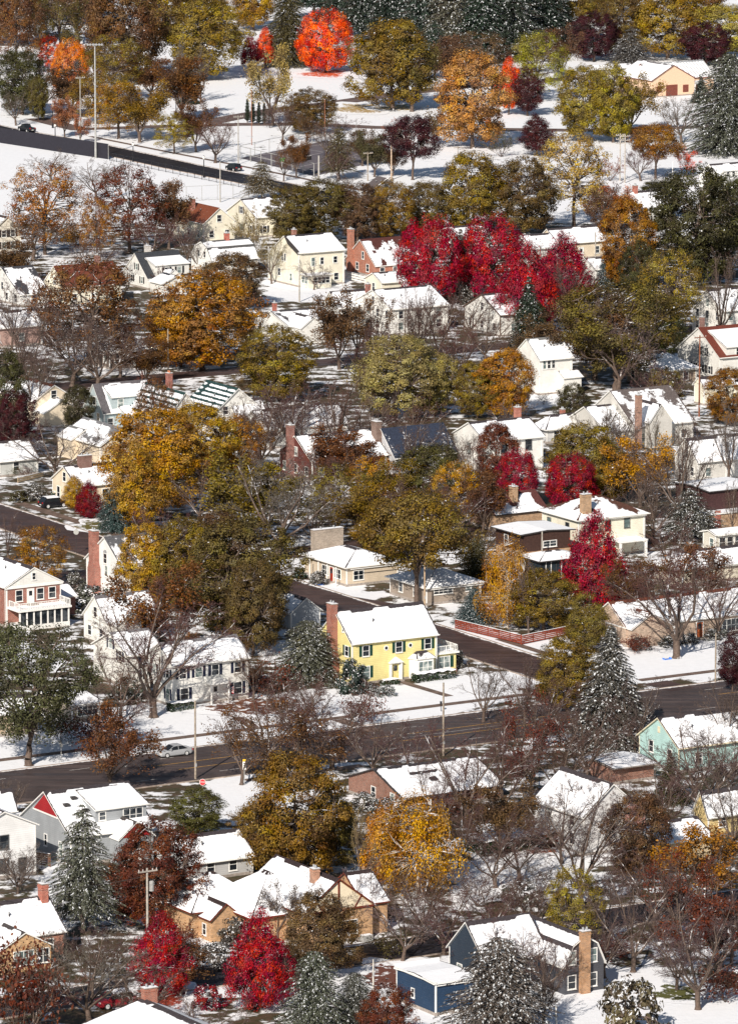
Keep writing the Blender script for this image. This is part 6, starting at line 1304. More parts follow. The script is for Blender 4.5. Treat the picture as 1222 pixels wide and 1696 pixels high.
# shrubs and hedges
SHR = '''
H0 497 958 940 22 sp round green shrub left of the ranch porch|.05
H0 527 968 945 28 spg snow speckled round shrub at the ranch porch|.5
H1 640 1153 1135 28 sp low snow covered shrub left of the yellow house door|.6
H1 618 1150 1134 26 sp snow bent shrub beside the rounded yew|.6
H0 750 1105 1068 34 spg snow dusted shrub at the sunroom corner of the yellow house|.5
H0 715 1100 1086 26 sp small shrub in front of the yellow house sunroom|.5
K1 435 1150 1100 80 rb rust brown shrub between the white colonial and the spruce|.1
K0 470 1190 1130 100 twr bare shrub left of the yellow house lawn|.2
K1 410 1130 1095 50 dg dark shrub right of the white colonial|.1
H1 210 1160 1120 50 spg snowy shrub at the left corner of the white colonial|.3
H0 125 985 948 34 spg snowy shrub left of the red chimney house|.4
H1 155 1010 972 70 spg snow dusted bushes below the red chimney house|.4
H0 32 830 812 30 dg dark green hedge bush left of the black car|.1
H1 60 828 800 36 spg snowy hedge bush by the low wall at the left|.5
K0 45 790 770 30 rb red brown shrub before the low white cottage|.1
K1 20 788 772 26 gr green shrub before the low white cottage|.2
H1 700 960 930 50 spg snowy bush under the tan hip roof house|.4
H1 1060 1075 1055 30 spg snowy shrub at the left of the stone ranch wall|.5
H1 1110 1070 1052 34 spg snowy shrub in the middle of the stone ranch wall|.5
H0 1142 1066 1048 26 spg round snowy shrub by the stone ranch door|.6
H1 1185 1058 1040 40 spg snowy shrub at the right of the stone ranch|.5
K1 1050 1080 1052 46 rb dark red shrub at the stone ranch corner|.05
H1 355 1600 1560 60 spg snow dusted shrub in the patio below the tan gable|.5
H1 395 1565 1520 56 spg green grey bush at the corner of the tan brick wall|.3
K1 300 1575 1530 60 rb brown twiggy shrub right of the white utility pole|.3
K0 230 1600 1560 60 tw bare shrub left of the bottom left crimson tree|.3
K1 200 1530 1490 60 rb dark red shrub at the foot of the open spruce|.1
H1 345 1668 1630 50 crd snow flecked crimson low bush between the bottom crimson trees|.2
K0 90 1600 1540 70 tw bare shrub beside the tan sunroom|.3
K0 100 1530 1480 50 tw twiggy shrub behind the low brick house|.4
H1 645 1350 1322 56 spg snowy bush below the long brick ranch wall|.6
H1 605 1340 1312 44 spg snow heaped bush at the left of the long brick ranch|.6
K1 760 1350 1315 90 rb rusty shrub below the long brick ranch eave|.2
K0 700 1560 1500 90 tw bare shrub below the golden weeping birch|.4
K1 860 1400 1365 120 rb rust shrub on the leaf bed above the mound|.1
K0 790 1500 1440 100 tw snow lined shrub on the left of the mound|.5
K0 890 1480 1420 90 tw snow lined shrub on the right of the mound|.5
H1 860 1500 1460 70 spg snow speckled green bush below the mound|.5
K0 1010 1490 1430 80 tw snowy shrub right of the thick trunk|.5
K0 1090 1560 1500 100 tw snow lined shrub left of the rust oak|.5
K1 1010 1590 1550 120 rb dark rust shrub in the shaded yard at lower right|.05
K1 1200 1660 1600 90 rb red brown shrub beside the broad snowy limbed tree|.05
K0 900 1690 1600 90 tw bare shrub at the foot of the tan chimney|.2
K0 560 1560 1500 60 tw bare shrub at the half timbered house left corner|.2
K1 640 1585 1545 60 gr green brown hedge by the air conditioner|.2
K0 270 480 440 40 twr small bare shrub in front of the white cape dormer|.2
K1 225 470 450 30 tw dark shrub by the white cape side wall|.1
K0 400 400 360 60 pg pale tan shrub beside the twin gabled cream house|.1
K0 420 430 340 70 pg tall thin pale shrub left of the cream saltbox|.1
K1 100 400 370 60 gd golden shrub beside the upper left shuttered house|.02
K1 125 410 378 46 gd second golden shrub behind the upper left house|.02
K0 700 780 740 80 tw bare shrub under the blue black roof|.2
K0 60 620 570 70 tw snowy bare shrub near the left edge bare tree|.5
K0 130 690 640 60 tw bare shrub behind the cream garage|.4
K0 760 640 600 60 twr bare shrub right of the large pale gold tree|.2
K0 960 500 450 60 twr bare shrub behind the wide fan shaped tree|.2
H1 1100 660 610 60 ol dark leafed shrub in front of the shaded hip roof|.1
K0 900 670 650 30 tw twiggy shrub at the tall white house|.2
K0 1190 1460 1400 80 tw bare shrub beside the tan brick wall|.4
K0 1110 1470 1420 80 twr bare shrub left of the rust oak crown|.3
K1 1150 1420 1370 70 rb rust shrub below the small yellow cottage|.1
K0 830 640 590 60 twr thin bare shrub behind the orange gold tree|.2
K0 1010 300 260 60 pk pinkish thin shrub left of the twin utility poles|.1
K0 1010 350 300 60 twr bare shrub behind the belt of rust trees at right|.1
K0 830 260 215 60 gg thin grey green shrub right of the tan gold tree|.1
K1 720 240 180 44 ol small olive tree like shrub left of the tan gold tree|.1
K0 660 250 195 60 pk pinkish bare shrub above the maroon court tree|.05
K0 570 320 290 60 tw snowy shrub at the end of the black street|.3
'''
for ln in SHR.strip().split('\n'):
    a, sn = ln.rsplit('|', 1); q = a.split(' ', 6)
    tree(q[0], float(q[1]), float(q[2]), float(q[3]), float(q[4]), q[5], q[6], float(sn))
def hedge(o, L, W, H, label, rz=None, col=(.03, .05, .02)):
    t = empty('hedge', label, 'hedge', o, AZ if rz is None else rz); rg = np.random.default_rng(int(L * 100)); N = int(L * W * 0 + (L + W) * H * 260)
    s = np.stack([rg.random(N) * L, rg.random(N) * W, rg.random(N) * H], 1); f = rg.integers(0, 3, N); s[f == 0, 1] *= .12; s[f == 1, 2] = H * (1 - .1 * rg.random((f == 1).sum())); s[f == 2, 0] *= .08
    s += rg.normal(size=s.shape) * .06; me = np_mesh('foliage', [leaf_geo(rg, s, rg.normal(size=s.shape) + np.array([0, -.5, .3]), .1, rg.random(N), LEAF)])
    o2 = bpy.data.objects.new('foliage', me); C.objects.link(o2); o2.parent = t; o2.color = (*col, .1)
    m = MB(); n = int(L / .3) + 1; k = int(W / .3) + 1
    ix = [[m.vert((L * i / n, W * j / k, H + .16 + .16 * nz(i * .4, j * .4, L) + .14 * math.sin(math.pi * min(1, max(0, j / k))))) for i in range(n + 1)] for j in range(k + 1)]
    for j in range(k):
        for i in range(n): m.f.append([ix[j][i], ix[j][i + 1], ix[j + 1][i + 1], ix[j + 1][i]]); m.m.append(m.mi(SNOWM))
    m.build('snow_cap', t); return t
hedge(lp(Y0, 8.4, -2.9), 6.2, 1.6, 1.0, 'clipped hedge with a thick snow top before the yellow house bay window')
hedge(G(284, 1180), 3.6, 1.3, 1.0, 'clipped hedge with snow top beneath the white colonial windows')
hedge(lp(Y0, 3.6, -2.2), 2.6, 1.2, .5, 'low snow covered shrub row left of the yellow front walk')
hedge(G(800, 1420), 11, 5, 1.6, 'long snow covered hedge mound in the lower right yard')
hedge(G(240, 812) - U * 16, 4, 1.4, .9, 'clipped snowy hedge by the left driveway')
# ------------------------------------------------------------ vehicles
TYRE = plain('tyre_rubber', (.02, .02, .02)); RIM = plain('wheel_rim', (.55, .55, .56), .35); CGL = plain('car_glass', (.015, .018, .022), .1, .1, 1, .7); LAMPR = plain('tail_lamp', (.45, .01, .01), .3); LAMPW = plain('head_lamp', (.75, .75, .72), .2)
def paint(c): return plain('car_paint', c, .25, .05, 1, .6)
def car(name, label, cat, p, rz, col, L=4.7, W=1.82, kind='sedan', snowy=False, lights=True):
    t = empty(name, label, cat, p, rz); pm = paint(col); m = MB(); hw = W / 2
    if kind == 'sedan': st = [(0, .35, .55, .72), (.18, .22, .72, .9), (.9, .2, .86, .97), (1.35, .2, .92, 1), (3.7, .2, .96, 1), (4.4, .22, .98, .95), (4.62, .3, .9, .85), (4.7, .42, .8, .75)]; cabn = [(1.15, .92, .92, .9), (1.95, 1.38, .74, .72), (2.5, 1.44, .74, .72), (3.2, 1.40, .74, .72), (4.05, .98, .86, .85)]
    elif kind == 'suv': st = [(0, .4, .7, .75), (.15, .3, .95, .92), (1.1, .28, 1.08, 1), (3.9, .28, 1.1, 1), (4.5, .3, 1.1, .98), (4.62, .4, 1.0, .92)]; cabn = [(1.05, 1.08, .95, .9), (1.7, 1.66, .78, .76), (3.9, 1.68, .78, .76), (4.45, 1.1, .92, .9)]
    else: st = [(0, .45, .8, .8), (.2, .35, 1.05, .95), (1.3, .33, 1.15, 1), (3.4, .33, 1.15, 1), (5.45, .33, 1.15, .98), (5.55, .4, 1.1, .96)]; cabn = [(1.35, 1.12, .95, .9), (2.0, 1.75, .8, .78), (3.0, 1.75, .8, .78), (3.4, 1.15, .92, .9)]
    sx = L / st[-1][0]; rings = []
    for (x, zb, zt, w_) in st:
        y = hw * w_; z2 = zb + (zt - zb) * .55
        rings.append([m.vert((x * sx, a, b)) for a, b in ((-y * .93, zb), (-y, zb + .12), (-y, z2), (-y * .95, zt - .04), (-y * .86, zt), (y * .86, zt), (y * .95, zt - .04), (y, z2), (y, zb + .12), (y * .93, zb))])
    for a, b in zip(rings, rings[1:]):
        for k in range(10): m.f.append([a[k], b[k], b[(k + 1) % 10], a[(k + 1) % 10]]); m.m.append(m.mi(pm))
    m.f.append(rings[0]); m.m.append(0); m.f.append(rings[-1][::-1]); m.m.append(0)
    if kind == 'pickup':
        m.box(3.6 * sx, 5.3 * sx, -hw * .8, hw * .8, 1.14, 1.17, BLACKM)
    body = m.build('body', t, smooth=False)
    g = MB(); rg_ = []
    for (x, z, wl, wt) in cabn: rg_.append((x * sx, z, hw * wl))
    base = st[2][2] - .05 if kind != 'sedan' else .9
    mid = rg_[1:-1]; A = rg_[0]; Z = rg_[-1]
    bw = hw * .93; ws = [( (A[0] + (mid[0][0] - A[0]) * .0), A[1])]
    # side glass + screens as one lofted cabin, roof panel on top
    rr = [[g.vert((A[0], -bw, A[1] - .05)), g.vert((A[0], bw, A[1] - .05))]]
    lo = []; hi = []
    xs_ = [A[0]] + [q[0] for q in mid] + [Z[0]]
    for (x, z, w_) in mid: lo.append((x, z, w_))
    bl = [g.vert((x, -bw, base)) for x in xs_]; brr = [g.vert((x, bw, base)) for x in xs_]; tl = [g.vert((x, -w_, z)) for x, z, w_ in lo]; trr = [g.vert((x, w_, z)) for x, z, w_ in lo]
    def fa(ix, mm): g.f.append(ix); g.m.append(g.mi(mm))
    fa([bl[0], bl[1], tl[0]], CGL); fa([brr[0], trr[0], brr[1]], CGL); fa([bl[0], tl[0], trr[0], brr[0]], CGL)
    for k in range(len(lo) - 1): fa([bl[k + 1], bl[k + 2], tl[k + 1], tl[k]], CGL); fa([brr[k + 1], trr[k], trr[k + 1], brr[k + 2]], CGL)
    fa([bl[-2], bl[-1], tl[-1]], CGL); fa([brr[-2], trr[-1], brr[-1]], CGL); fa([bl[-1], brr[-1], trr[-1], tl[-1]], CGL)
    g.build('cabin_glass', t)
    r = MB(); mt = SNOWM if snowy else pm; th = .1 if snowy else .03
    for k in range(len(lo) - 1):
        (x0, z0, w0), (x1, z1, w1) = lo[k], lo[k + 1]; 
        r.face([(x0, -w0, z0 + th), (x1, -w1, z1 + th), (x1, w1, z1 + th), (x0, w0, z0 + th)], mt); r.face([(x0, -w0 - .02, z0 - .05), (x1, -w1 - .02, z1 - .05), (x1, -w1, z1 + th), (x0, -w0, z0 + th)], mt); r.face([(x0, w0 + .02, z0 - .05), (x1, w1 + .02, z1 - .05), (x1, w1, z1 + th), (x0, w0, z0 + th)], mt)
    for k in range(1, len(lo) + (0 if kind == 'pickup' else 0)):
        x, z, w_ = lo[k - 1]; 
    for s_ in (-1, 1):
        for (xa, za, wa), (xb, zb_, wb) in (((A[0], base, bw), lo[0]), ((Z[0], base, bw), lo[-1])): r.tube((xa, s_ * wa, za), (xb, s_ * (wb + .01), zb_), .04, .04, 4, pm)
        xm = (lo[0][0] + lo[-1][0]) / 2; r.tube((xm, s_ * bw, base), (xm, s_ * (lo[0][2] + .02), lo[0][1]), .04, .04, 4, pm)
    r.build('roof', t)
    wr = .33 if kind == 'sedan' else .38
    for x in (.93 * sx if kind != 'pickup' else 1.0, (3.72 if kind != 'pickup' else 4.4) * sx):
        for s_ in (-1, 1):
            y = s_ * hw * .9; m = MB(); m.tube((x, y - s_ * .1, wr), (x, y + s_ * .11, wr), wr, wr, 16, TYRE); w_ = m.build('wheel', t)
            m = MB(); m.tube((x, y + s_ * .111, wr), (x, y + s_ * .125, wr), wr * .66, wr * .6, 12, RIM); m.build('rim', w_)
    zl = st[1][2] - .2
    for s_ in (-1, 1):
        m = MB(); m.box(.02, .2, s_ * hw * .52, s_ * hw * .86, zl, zl + .14, LAMPW); m.build('headlight', t)
        m = MB(); m.box(L - .12, L + .01, s_ * hw * .55, s_ * hw * .85, zl + .1, zl + .3, LAMPR); m.build('tail_light', t)
        m = MB(); m.box(A[0] + .25, A[0] + .4, s_ * bw, s_ * (bw + .18), base + .03, base + .17, pm); m.build('mirror', t)
    m = MB(); m.box(L - .0, L + .02, -.25, .25, .55, .7, plain('number_plate', (.7, .7, .65))); m.build('number_plate', t)
    return t
a_ = G(267, 1257)
car('sedan', 'silver sedan driving on the near side of the main street', 'car', a_ + VV * .9, AZ, (.36, .37, .39), 4.75)
car('pickup_truck', 'black pickup truck on the park street by the dark screen fence', 'pickup truck', G(35, 216), R(-57), (.012, .014, .02), 5.6, 1.95, 'pickup')
car('suv', 'dark estate car driving on the park street near the tennis court', 'car', G(378, 281), R(-57), (.012, .014, .02), 4.6, 1.85, 'suv')
car('suv', 'black car with snow on its roof parked at the left driveway', 'car', G(110, 838), R(180 + 31), (.012, .012, .016), 4.5, 1.85, 'suv', True)
car('suv', 'dark red car with snowy roof parked behind the bare tree at the bottom left', 'car', G(160, 1672), R(31), (.22, .012, .02), 4.5, 1.85, 'suv', True)
car('sedan', 'dark car half hidden behind the blue spruce at the left', 'car', G(205, 852), R(-59), (.02, .02, .025), 4.5)
# ------------------------------------------------------------ poles, lamps, signs, fences
def pole(x, yb, yt, label, r=.15, mt=None, arm=None, trafo=False, name='utility_pole', dbl=False, az=None):
    s = S(x, yb); h = (yb - yt) / s / .985; t = empty(name, label, 'utility pole', G(x, yb), AZ if az is None else az); m = MB(); mt = mt or WOOD
    m.tube((0, 0, 0), (0, 0, h), r, r * .7, 10, mt); m.build('pole', t)
    if arm:
        for k in range(arm):
            m = MB(); z = h - .4 - k * .9; m.box(-1.2, 1.2, -.06 - r, .06 - r, z, z + .14, mt); c = m.build('crossarm', t); m = MB()
            for q in (-1.1, -.6, .6, 1.1): m.tube((q, -r, z + .14), (q, -r, z + .36), .06, .05, 6, plain('insulator', (.55, .52, .5)))
            m.build('insulator', c)
    if trafo:
        m = MB(); z = h - 2.6; m.tube((.5, -.1, z), (.5, -.1, z + 1.05), .27, .27, 12, GALV); m.tube((.5, -.1, z + 1.05), (.5, -.1, z + 1.15), .27, .12, 12, GALV); m.tube((.42, -.1, z + 1.1), (.42, -.1, z + 1.35), .04, .04, 6, DARKT); m.build('transformer', t)
    m = MB(); m.box(-.1, .1, -r - .04, -r + .02, 1.6, 2.0, GREYM); m.build('meter_plate', t)
    return t
pole(734, 1252, 1130, 'brown wooden pole on the street verge below the yellow house'); pole(324, 1290, 1160, 'brown wooden pole beside the silver sedan')
pole(245, 1600, 1436, 'pale pole with crossarm and transformer before the maroon brown tree', .16, plain('pale_pole', (.38, .35, .31)), 1, True)
pole(703, 1010, 908, 'pale tall pole behind the yellow house by the orange brown tree', .14, plain('tan_pole', (.42, .31, .21))); pole(897, 950, 880, 'thin pale pole in front of the brown modern house', .13, plain('pale_pole', (.38, .35, .31)))
pole(496, 500, 443, 'short pale pole before the cream saltbox', .16, plain('pale_pole', (.38, .35, .31))); pole(1184, 1130, 1048, 'brown pole on the right hand lawn verge', .13)
pole(1157, 690, 556, 'tall red brown pole with crossarm in front of the right gabled house', .15, plain('red_pole', (.24, .09, .05)), 1)
pole(985, 458, 385, 'light grey pole right of the crimson trees', .15, plain('pale_pole', (.38, .35, .31))); pole(279, 632, 545, 'dark pole below the huge orange tree', .15); pole(373, 470, 432, 'short pale pole in front of the barn roofed house', .15, plain('pale_pole', (.38, .35, .31)))
pole(365, 335, 268, 'pale pole rising from the snowy sports field edge', .15, plain('pale_pole', (.34, .32, .29))); pole(395, 272, 192, 'pole with small equipment boxes beside the tennis court', .14, plain('pale_pole', (.34, .32, .29)), 1)
pole(134, 238, 128, 'pole with crossarm left of the stadium light pole', .14, plain('pale_pole', (.34, .32, .29)), 1); pole(528, 300, 258, 'short white pole between the young pine and the grey green tree', .2, plain('pale_pole', (.42, .40, .37)))
pole(609, 300, 252, 'grey pole with a crossarm left of the maroon court tree', .14, None, 1); pole(648, 298, 232, 'tan wooden pole left of the maroon court tree', .18, plain('tan_pole', (.45, .34, .25)))
pole(1026, 300, 222, 'left one of the twin utility poles with crossarms', .17, plain('grey_pole', (.42, .38, .34)), 3); pole(1034, 303, 224, 'right one of the twin utility poles with crossarms', .17, plain('grey_pole', (.42, .38, .34)), 2)
pole(758, 262, 242, 'small pole with crossarm under the tan gold tree', .12, None, 1); pole(263, 700, 675, 'pale short pole in front of the light blue house', .2, plain('pale_pole', (.38, .35, .31)), 1)
pole(1113, 300, 268, 'thin white post right of the round rust tree', .1, WHITE); pole(618, 1640, 1588, 'thin post beside the navy garage', .1, plain('pale_pole', (.5, .47, .42))); pole(920, 1720, 1665, 'white post at the bottom before the tan chimney', .1, WHITE)
pole(417, 240, 150, 'thin rust red mast in the park left of the olive tree', .09, plain('rust_mast', (.30, .12, .07))); pole(538, 230, 165, 'thin rust red mast in the park right of the olive tree', .09, plain('rust_mast', (.30, .12, .07))); pole(590, 240, 197, 'thin post with a small board above the tennis court', .08, GREYM)
def lamp(x, yb, yt, label):
    s = S(x, yb); h = (yb - yt) / s / .985; t = empty('street_lamp', label, 'street lamp', G(x, yb), 0, 'black park street lamps'); m = MB(); m.tube((0, 0, 0), (0, 0, .9), .26, .16, 10, BLACKM); m.tube((0, 0, .9), (0, 0, h - .8), .11, .09, 8, BLACKM); m.build('post', t)
    m = MB(); m.tube((0, 0, h - .8), (0, 0, h - .5), .14, .3, 10, WHITE); m.tube((0, 0, h - .5), (0, 0, h - .15), .3, .2, 10, WHITE); g = m.build('lamp_globe', t); m = MB(); m.tube((0, 0, h - .15), (0, 0, h), .24, .05, 10, BLACKM); m.build('cap', g)
for x, yb, yt, lb in ((88, 212, 172, 'black park lamp left, beside the pickup truck'), (292, 196, 160, 'black park lamp below the tall bare tree pair'), (221, 268, 236, 'black park lamp on the field side right of the stadium pole'), (338, 294, 258, 'black park lamp on the field side by the dark estate car'), (92, 232, 205, 'short black lamp post on the kerb by the pink orange tree')): lamp(x, yb, yt, lb)
# stadium light
s = S(159, 262); h = (262 - 75) / s / .985; t = empty('stadium_light', 'very tall pale stadium light pole at the snowy sports field', 'floodlight', G(159, 262)); m = MB(); m.tube((0, 0, 0), (0, 0, h), .26, .14, 12, GALV); m.build('pole', t)
m = MB(); m.box(-1.7, 1.7, -.12, .0, h - .25, h - .1, GALV); c = m.build('crossarm', t)
for q in (-1.6, -1.0, -.35, .35, 1.0, 1.6): m = MB(); m.tube((q, -.1, h + .05), (q + .02, -.6, h - .15), .14, .25, 10, GREYM); m.build('floodlight', t)
# fences along the park street
UD = (G(420, 318) - G(0, 232)).normalized(); F0 = G(-60, 214 + 2)
def fence_run(name, label, A, B, hgt, step, panel=None, rails=(1.0,), pr=.06, mt=None, cat='fence', boards=0, bm=None):
    A = Vector(A); B = Vector(B); L = (B - A).length; t = empty(name, label, cat, A, math.atan2(B.y - A.y, B.x - A.x)); mt = mt or GALV; n = max(1, round(L / step))
    for k in range(n + 1): m = MB(); x = L * k / n; m.tube((x, 0, 0), (x, 0, hgt + .03), pr, pr, 6, mt); m.build('post', t)
    for k in range(n):
        x0, x1 = L * k / n, L * (k + 1) / n
        if panel: m = MB(); m.box(x0, x1, -.12, -.08, .08, hgt - .05, panel); m.build('screen', t)
        elif boards:
            m = MB()
            for b in range(boards): z = .12 + (hgt - .12) * b / boards; m.box(x0 + .01, x1 - .01, -.11, -.07, z, z + (hgt - .12) / boards * .72, bm)
            m.box(x0, x1, -.12, -.06, hgt, hgt + .05, SNOWM); m.build('panel', t)
        else:
            m = MB()
            for r_ in rails: m.tube((x0, 0, hgt * r_), (x1, 0, hgt * r_), pr * .75, pr * .75, 5, mt)
            m.build('rail', t)
    return t
SCR = plain('windscreen_cloth', (.022, .021, .03), var=.15)
fence_run('screen_fence', 'long fence with dark cloth screen beside the park street at the left', G(-30, 232), G(180, 264), 3.6, 6, SCR, pr=.07)
fence_run('railing', 'black railing along the snowy field below the park street', G(182, 266), G(420, 315), 1.8, 3.2, rails=(1, .12), mt=BLACKM, pr=.06)
fence_run('field_fence', 'grey chain link fence at the bottom edge of the white field', G(283, 335), G(412, 328), 3.2, 4, rails=(1, .05), mt=GALV)
fence_run('court_fence', 'tall silver court fence on the street side of the tennis court', G(398, 264), G(520, 293), 3.0, 5, rails=(1, .5), mt=GALV, pr=.09)
fence_run('court_fence', 'tall silver court fence on the far side of the tennis court', G(540, 233), G(680, 255), 3.0, 5, rails=(1, .5), mt=GALV, pr=.08)
fence_run('court_fence', 'silver court fence at the left end of the tennis court', G(398, 263), G(540, 232), 3.0, 7, rails=(1,), mt=GALV, pr=.07)
t = empty('tennis_net', 'low white topped tennis net across the dark court', 'net', G(470, 274), math.atan2(G(600, 248).y - G(470, 274).y, G(600, 248).x - G(470, 274).x)); m = MB(); m.box(0, 12, -.02, .02, .1, .95, plain('net', (.05, .05, .05))); m.build('net', t); m = MB(); m.box(0, 12, -.03, .03, .951, 1.08, WHITE); m.build('net_band', t)
t = empty('court_bench', 'bright green and white bench cover beside the court fence', 'bench', G(466, 272), R(20)); m = MB(); m.box(0, 1.9, 0, .5, .45, .6, WHITE); m.build('seat', t); m = MB(); m.box(-.1, .9, -.1, .6, .61, 1.35, plain('bright_green', (.02, .5, .12))); m.build('cover', t)
for q in (.15, 1.75): m = MB(); m.box(q - .05, q + .05, .05, .45, 0, .45, GREYM); m.build('leg', t)
RF = plain('red_brown_board', (.22, .045, .025), var=.3)
fence_run('board_fence', 'red brown horizontal board fence left run beside the side street', G(754, 1041), G(862, 1067), 1.35, 2.4, rails=(), mt=RF, boards=5, bm=RF, pr=.07)
fence_run('board_fence', 'red brown horizontal board fence right run towards the golden olive tree', G(863, 1068), G(941, 1052), 1.35, 2.4, rails=(), mt=RF, boards=5, bm=RF, pr=.07)
fence_run('board_fence', 'red brown board fence at the back behind the blue spruce', G(800, 1014), G(846, 1018), 1.35, 2.4, rails=(), mt=RF, boards=5, bm=RF, pr=.07)
WF = plain('brown_fence_wood', (.16, .08, .05), var=.3)
fence_run('board_fence', 'short brown wooden fence between the plain white and grey houses', G(58, 1432), G(84, 1436) , 1.6, 2, rails=(), mt=WF, boards=6, bm=WF)
fence_run('low_wall', 'snow capped low wall across the left street corner', G(30, 800), G(72, 790), .9, 3, rails=(), mt=plain('tan_stone', (.35, .27, .18)), boards=2, bm=plain('tan_stone', (.35, .27, .18)))
fence_run('white_fence', 'white picket fence right of the cream saltbox', G(572, 462), G(605, 470), 1.6, 2, rails=(), mt=WHITE, boards=3, bm=WHITE)
# signs
def sign_pole(x, yb, yt, label, nm): s = S(x, yb); t = empty(nm, label, 'sign', G(x, yb), R(0)); return t, (yb - yt) / s / .985
t, hh = sign_pole(336, 1338, 1289, 'red stop sign facing the lower street corner', 'stop_sign'); m = MB(); m.tube((0, 0, 0), (0, 0, hh), .04, .04, 6, GALV); m.build('post', t)
def octo(t, z, col, rim, txt=None, r=.42):
    m = MB(); P = [(r * math.cos(R(22.5 + 45 * k)), r * math.sin(R(22.5 + 45 * k))) for k in range(8)]; m.prism(P, -.07, -.05, rim, lambda a, b, q: (a, q, z + b)); o = m.build('sign_plate', t)
    m = MB(); m.prism([(a * .9, b * .9) for a, b in P], -.08, -.0701, col, lambda a, b, q: (a, q, z + b)); m.build('sign_face', o)
    if txt:
        cu = bpy.data.curves.new('t', 'FONT'); cu.body = txt; cu.size = .30; cu.align_x = 'CENTER'; cu.align_y = 'CENTER'; cu.extrude = .003; tmp = bpy.data.objects.new('t', cu); C.objects.link(tmp)
        me = bpy.data.meshes.new_from_object(tmp.evaluated_get(bpy.context.evaluated_depsgraph_get())); bpy.data.objects.remove(tmp); me.materials.clear(); me.materials.append(WHITE)
        w_ = bpy.data.objects.new('lettering', me); C.objects.link(w_); w_.parent = o; w_.location = (0, -.09, z); w_.rotation_euler = (R(90), 0, 0)
octo(t, hh - .45, plain('stop_red', (.62, .02, .03), var=.05), WHITE, 'STOP')
t, hh = sign_pole(127, 918, 876, 'grey back of a stop sign on the left street corner', 'stop_sign'); m = MB(); m.tube((0, 0, 0), (0, 0, hh), .04, .04, 6, DARKT); m.build('post', t); octo(t, hh - .45, plain('sign_back', (.40, .40, .38)), plain('sign_back', (.40, .40, .38)))
t, hh = sign_pole(405, 1300, 1257, 'white and yellow traffic sign in the bare tree over the street', 'traffic_sign'); m = MB(); m.tube((0, 0, 0), (0, 0, hh), .05, .05, 6, GALV); m.build('post', t); m = MB(); m.box(-.2, .2, -.09, -.06, hh - 1.3, hh - .3, WHITE); o = m.build('sign_plate', t); m = MB(); m.box(-.2, .2, -.1, -.06, hh - .29, hh, plain('sign_yellow', (.75, .45, .03))); m.build('sign_face', o); m = MB()
for z in (.5, .75, 1.0): m.box(-.11, .11, -.095, -.091, hh - z - .08, hh - z + .05, BLACKM)
m.build('lettering', o)
t, hh = sign_pole(102, 1262, 1228, 'thin sign post on the verge left of the silver sedan', 'traffic_sign'); m = MB(); m.tube((0, 0, 0), (0, 0, hh), .04, .04, 6, GALV); m.build('post', t); m = MB(); m.box(-.15, .15, -.07, -.04, hh - .7, hh - .1, plain('sign_back', (.40, .40, .38))); m.build('sign_plate', t)
# mailbox, hydrant, bin and small things
t = empty('bin', 'black park bin on the snow right of the red orange maple', 'bin', G(598, 157)); m = MB(); m.tube((0, 0, 0), (0, 0, 1.2), .35, .4, 10, BLACKM); m.build('body', t); m = MB(); m.tube((0, 0, 1.2), (0, 0, 1.45), .42, .2, 10, BLACKM); m.build('lid', t)
t = empty('mailbox', 'small dark mailbox on a post at the brown verge pole', 'mailbox', G(730, 1178)); m = MB(); m.box(-.04, .04, -.04, .04, 0, 1.0, BLACKM); m.build('post', t); m = MB(); m.box(-.14, .14, -.25, .25, 1.0, 1.3, BLACKM); m.build('body', t)
t = empty('grill', 'small black covered grill on the snow by the wooden fence', 'grill', G(66, 1437)); m = MB(); m.box(-.3, .3, -.2, .2, .5, .85, BLACKM); m.build('body', t)
for a, b in ((-.25, -.15), (.25, -.15), (-.25, .15), (.25, .15)): m = MB(); m.tube((a, b, 0), (a, b, .5), .03, .03, 5, BLACKM); m.build('leg', t)
BLT = plain('blue_plastic', (.08, .22, .65), .3)
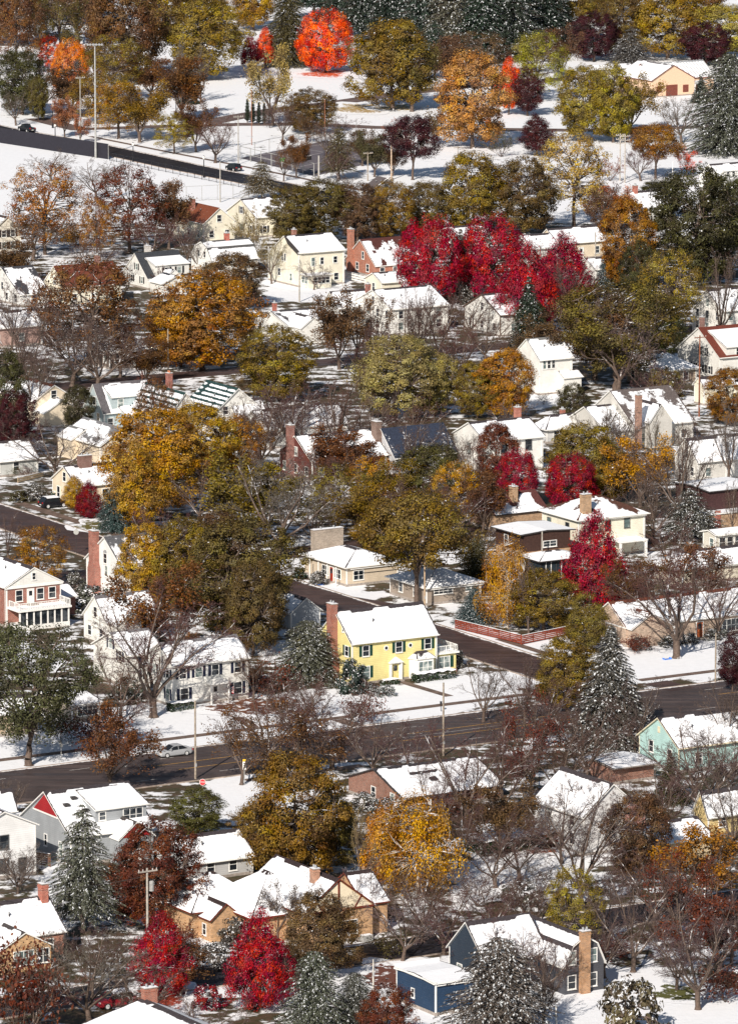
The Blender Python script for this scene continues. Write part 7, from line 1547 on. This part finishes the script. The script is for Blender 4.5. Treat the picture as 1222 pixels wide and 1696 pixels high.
for x, y, lb in ((529, 969, 'small bright blue plastic sled on the ranch front lawn'), (1104, 1092, 'small blue thing lying on the right hand snowy lawn')):
    t = empty('sled', lb, 'sled', G(x, y), .5); m = MB(); m.prism([(-.55, 0), (.55, 0), (.6, .22), (.5, .22), (.45, .06), (-.45, .06), (-.5, .22), (-.6, .22)], -.3, .3, BLT, lambda a, b, q: (a, q, b)); m.build('shell', t)
PC = plain('red_chair_paint', (.30, .04, .03))
for k, (x, y) in enumerate(((549, 955), (556, 957))):
    t = empty('porch_chair', ('left' if k == 0 else 'right') + ' red wooden chair on the ranch porch', 'chair', G(x, y), R(-20)); m = MB(); m.box(-.3, .3, -.3, .3, .35, .42, PC); m.build('seat', t); m = MB(); m.box(-.3, .3, .26, .31, .43, 1.05, PC); m.build('backrest', t)
    for a in (-.27, .27):
        for b in (-.27, .27): m = MB(); m.box(a - .03, a + .03, b - .03, b + .03, 0, .35, PC); m.build('leg', t)
# patio set by the tan gable
t = empty('patio_table', 'snow topped dark patio table below the tan gable', 'table', G(352, 1535), AZ); m = MB(); m.tube((0, 0, .7), (0, 0, .74), .6, .6, 14, BLACKM); m.tube((0, 0, .741), (0, 0, .84), .57, .45, 14, SNOWM); m.build('tabletop', t); m = MB(); m.tube((0, 0, 0), (0, 0, .7), .05, .05, 6, BLACKM); m.build('leg', t)
# overhead wires
def wire(p0, p1, label, sag=.8):
    m = MB(); p0 = Vector(p0); p1 = Vector(p1); last = p0
    for k in range(1, 11): u = k / 10; q = p0.lerp(p1, u) - Vector((0, 0, sag * 4 * u * (1 - u))); m.tube(last, q, .022, .022, 4, DARKT, cap=False); last = q
    tag(m.build('power_line'), label, 'wire')
a = G(245, 1600); b = G(-60, 1590); wire(a + Vector((0, 0, 10.2)), b + Vector((0, 0, 8)), 'thin wire running left from the pole with transformer')
wire(a + Vector((0, 0, 10.4)), G(618, 1520) + Vector((0, 0, 6.5)), 'thin wire running right from the pole with transformer')
a = G(134, 238); wire(a + Vector((0, 0, 14.5)), G(395, 272) + Vector((0, 0, 9.6)), 'long thin wire over the park street between two crossarm poles')
wire(G(496, 500) + Vector((0, 0, 6.5)), G(373, 470) + Vector((0, 0, 4.2)), 'thin wire left of the cream saltbox'); wire(G(1157, 690) + Vector((0, 0, 13)), G(985, 458) + Vector((0, 0, 8.4)), 'thin wire from the tall red brown pole')
